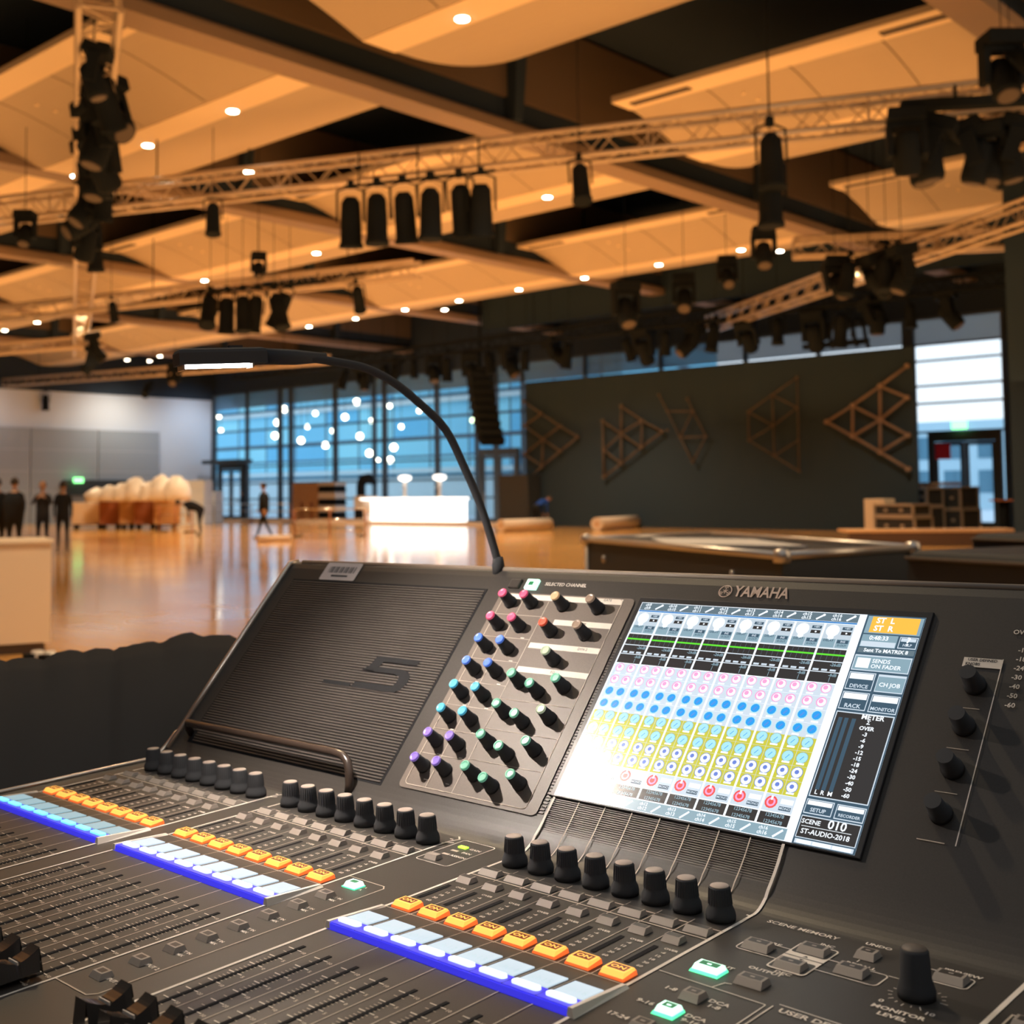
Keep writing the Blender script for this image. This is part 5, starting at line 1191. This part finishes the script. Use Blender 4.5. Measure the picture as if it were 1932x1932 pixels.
g = at_z(1690, 997, 0); obox('board_stack', 'flat brown boards lying on top of the flight case pile', 'boards', g+Vector((-.3, .35, 1.54)), -.3, [('board', M['cream'], [((0, 0, 0), (1.7, .7, .10))]), ('board', M['wood'], [((.5, .1, .10), (2.6, .8, .22))])])
obox('high_table', 'tall narrow table standing in the right glazed bay', 'table', at_z(1868, 1003, 0), -.35, [('tabletop', M['redwood'], [((0, 0, 1.06), (1.5, .6, 1.12))]), ('leg', M['blk'], [((.25, .2, 0), (.5, .4, 1.06))]), ('leg', M['blk'], [((1.0, .2, 0), (1.25, .4, 1.06))])])
o = MB().box((0, 0, 0), (.60, .02, .60)).build('red_poster', mat('red_poster_paper', (.95, .04, .09), .6), loc=at_y(1765, 867, 46.76)); tag(o, 'red square poster stuck on the left glass door leaf of the right bay', 'poster')
for x, y, X_, lab in ((148, 906, 0, 'small green exit light on the grey partition'), (1810, 802, 1, 'small green exit light over the right glass doors')):
    p = at_x(x, y, WX+.75) if not X_ else at_y(x, y, 46.75)
    o = MB().box((-.1 if not X_ else -.28, -.28 if not X_ else -.05, -.15), (.1 if not X_ else .28, .28 if not X_ else .05, .15)).build('exit_light', mat('green_exit_glow', (.2, 1, .3), .5, emit=(.25, 1, .3), es=3), loc=p); tag(o, lab, 'exit sign')
p = at_x(113, 905, WX+.3)
o = MB().bev((0, 0, 0), (.25, 4.6, .95), .05).build('wall_opening', M['case'], loc=(WX+.30, at_x(118, 905, WX+.3).y, at_x(118, 935, WX+.3).z)); tag(o, 'dark low hatch box in the grey partition behind the carts', 'hatch')
# warm fixture glow over the partition, with an added fill on either side
for yy, pw, cl in ((30.0, 300, (1, .93, .85)), (39.3, 700, (1, .88, .70)), (45, 420, (.85, .92, 1))):
    light('wall_glow_and_fill', 'SPOT', (WX+3.6, yy, 8.0), pw, cl, .3, direction=(-1, .0, -1.1), spot=2.4, blend=1)
# ------------------------------------------------------------------ foreground: open case, dark cloth, cases
ca, cb_, cc2, cd_ = [at_z(x, y, 1.25) for x, y in ((1107, 1013), (1475, 1043), (1722, 1028), (1340, 1003))]
t = empty('flight_case_table', ca); tag(t, 'big black flight case with silver edges standing behind the console', 'flight case')
Q = [p-ca for p in (ca, cb_, cc2, cd_)]
mb = MB(); mb.hexa([Vector((p.x, p.y, -1.25)) for p in Q]+[Vector((p.x, p.y, -.02)) for p in Q]); mb.build('case_body', M['case'], t)
mb = MB()
for a, b_ in ((0, 1), (1, 2), (2, 3), (3, 0)): mb.tube([Q[a]+Vector((0, 0, -.012)), Q[b_]+Vector((0, 0, -.012))], .018, 6)
mb.tube([Q[0]+Vector((0,0,-.01)), Q[0]+Vector((0, 0, -1.2))], .014, 6); mb.build('edge_profile', M['edge'], t)
for q in (Q[1], Q[2], Q[0]): MB().lathe([(.001, .03), (.03, .022), (.036, .0), (.034, -.03)], 12, T=Matrix.Translation(q+Vector((0, 0, -.01)))).build('ball_corner', M['edge'], t)
n_ = (Q[1]-Q[0]).normalized(); s_ = Vector((n_.y, -n_.x, 0))
for f in (.14, .82):
    p = Q[0]+(Q[1]-Q[0])*f+s_*.02+Vector((0, 0, -.11)); MB().lathe([(.008, -.018), (.012, 0), (.008, .018)], 8, T=Matrix.Translation(p)).build('butterfly_latch', M['edge'], t)
def lerp2(u, v): return (Q[0]*(1-u)+Q[1]*u)*(1-v)+(Q[3]*(1-u)+Q[2]*u)*v
mb = MB(); P = [lerp2(.10, .38), lerp2(.42, .10), lerp2(.78, .60), lerp2(.40, .80)]
mb.hexa([p+Vector((0, 0, -.018)) for p in P]+[p+Vector((0, 0, -.010)) for p in P]); o = mb.build('paper_sheet', mat('white_paper', (.85, .80, .76), .6), loc=ca); tag(o, 'white sheet of paper lying on the big flight case', 'paper')
# dark cloth draped to the left of the console
random.seed(11)
M['cloth'] = mat('black_molton_cloth', (.045, .045, .047), .95, spec=.05)
def ridge(x): return 1250-.07*x+(x > 225)*-14+(7*math.sin(x*.031)+4*math.sin(x*.083+1)+1.5*math.sin(x*.17))
cols = [(-60+12*i) for i in range(50)]; mb = MB(); rows = 9; grid = []
for x in cols:
    top = at_z(x, ridge(x), 0.0)
    d = ray(x, ridge(x)); P0_ = EYE+d*(1.75/math.hypot(d.x, d.y)); db = ray(x, 1250-.07*x-(7 if x > 225 else 0)); PB = EYE+db*(1.75/math.hypot(db.x, db.y)); col = []
    for r in range(rows):
        f = r/(rows-1); dist = 1.75-.85*f+.010*math.sin(x*.035+r*.5)
        dd = Vector((d.x, d.y, 0)).normalized(); g_ = math.exp(-f*9); z = P0_.z*g_+PB.z*(1-g_)-.02*f-.34*f*f+.006*math.sin(x*.02+r*1.1)*f
        col.append(Vector((dd.x*dist, dd.y*dist, z)))
    bk = Vector((P0_.x, P0_.y, 0)).normalized()*1.80; col = [Vector((bk.x, bk.y, .02)), Vector((bk.x, bk.y, P0_.z-.03))]+col; grid.append(col)
for a, b_ in zip(grid[:-1], grid[1:]):
    for i in range(len(a)-1): mb.face([a[i], b_[i], b_[i+1], a[i+1]], 0, True)
o = mb.weld().build('black_cloth', M['cloth']); sm = o.modifiers.new('t', 'SOLIDIFY'); sm.thickness = .006; tag(o, 'heap of black cloth draped over the side left of the console', 'cloth')
# shoe-like clamps and cable below the counter
g = at_z(70, 1245, 0.06)
for i, (x, y) in enumerate(((70, 1240), (93, 1241))):
    t = empty('plug_connector', at_z(x, y, .05), .5*i); tag(t, 'pale cable connector, the %s one below the cream counter' % ('left' if i == 0 else 'right'), 'connector', 'connectors below the counter')
    MB().lathe([(.05, -.05), (.06, 0), (.05, .06)], 10).build('plug_body', M['foil'], t); MB().box((-.04, -.12, -.05), (.04, -.04, .04)).build('cable_boot', M['blk'], t)
# support the console stands on
p0 = con.matrix_world
t = empty('console_table', (0, 0, 0)); t.matrix_world = p0; tag(t, 'black desk that the mixing console stands on', 'desk')
mb = MB(); mb.box((-.56, -.34, -.145), (.84, .50, -.102)); mb.build('desktop', M['case'], t)
for u in (-.52, .78):
    for v in (-.30, .42): MB().box((u, v, -1.17), (u+.04, v+.04, -.145)).build('leg', M['case'], t)
# dark cases stacked right behind the console
for i, (u, v, w_, d_, h, lab) in enumerate(((2.6, 5.0, 2.2, 1.2, 1.12, 'dark equipment case behind the console at the right edge'), (4.2, 6.5, 3.2, 1.6, 1.16, 'second dark case further back at the right edge'))): pass
for x, y, d_, w_, h, lab in ((1712, 1038, 5.0, 2.9, None, 'dark equipment case behind the console at the right edge'), (1835, 1006, 6.8, 2.6, None, 'second dark equipment case further back at the right edge')):
    d = ray(x, y); p = EYE+d*(d_/math.hypot(d.x, d.y)); t = empty('equipment_case', (p.x, p.y, 0), -.35); tag(t, lab, 'case', 'dark cases at the right edge')
    MB().bev((0, 0, 0), (w_, 1.1, p.z), .03).build('case_body', M['case'], t); MB().tube([(0, -.01, p.z-.03), (w_, -.01, p.z-.03)], .008, 6).build('edge_profile', M['vent'], t)
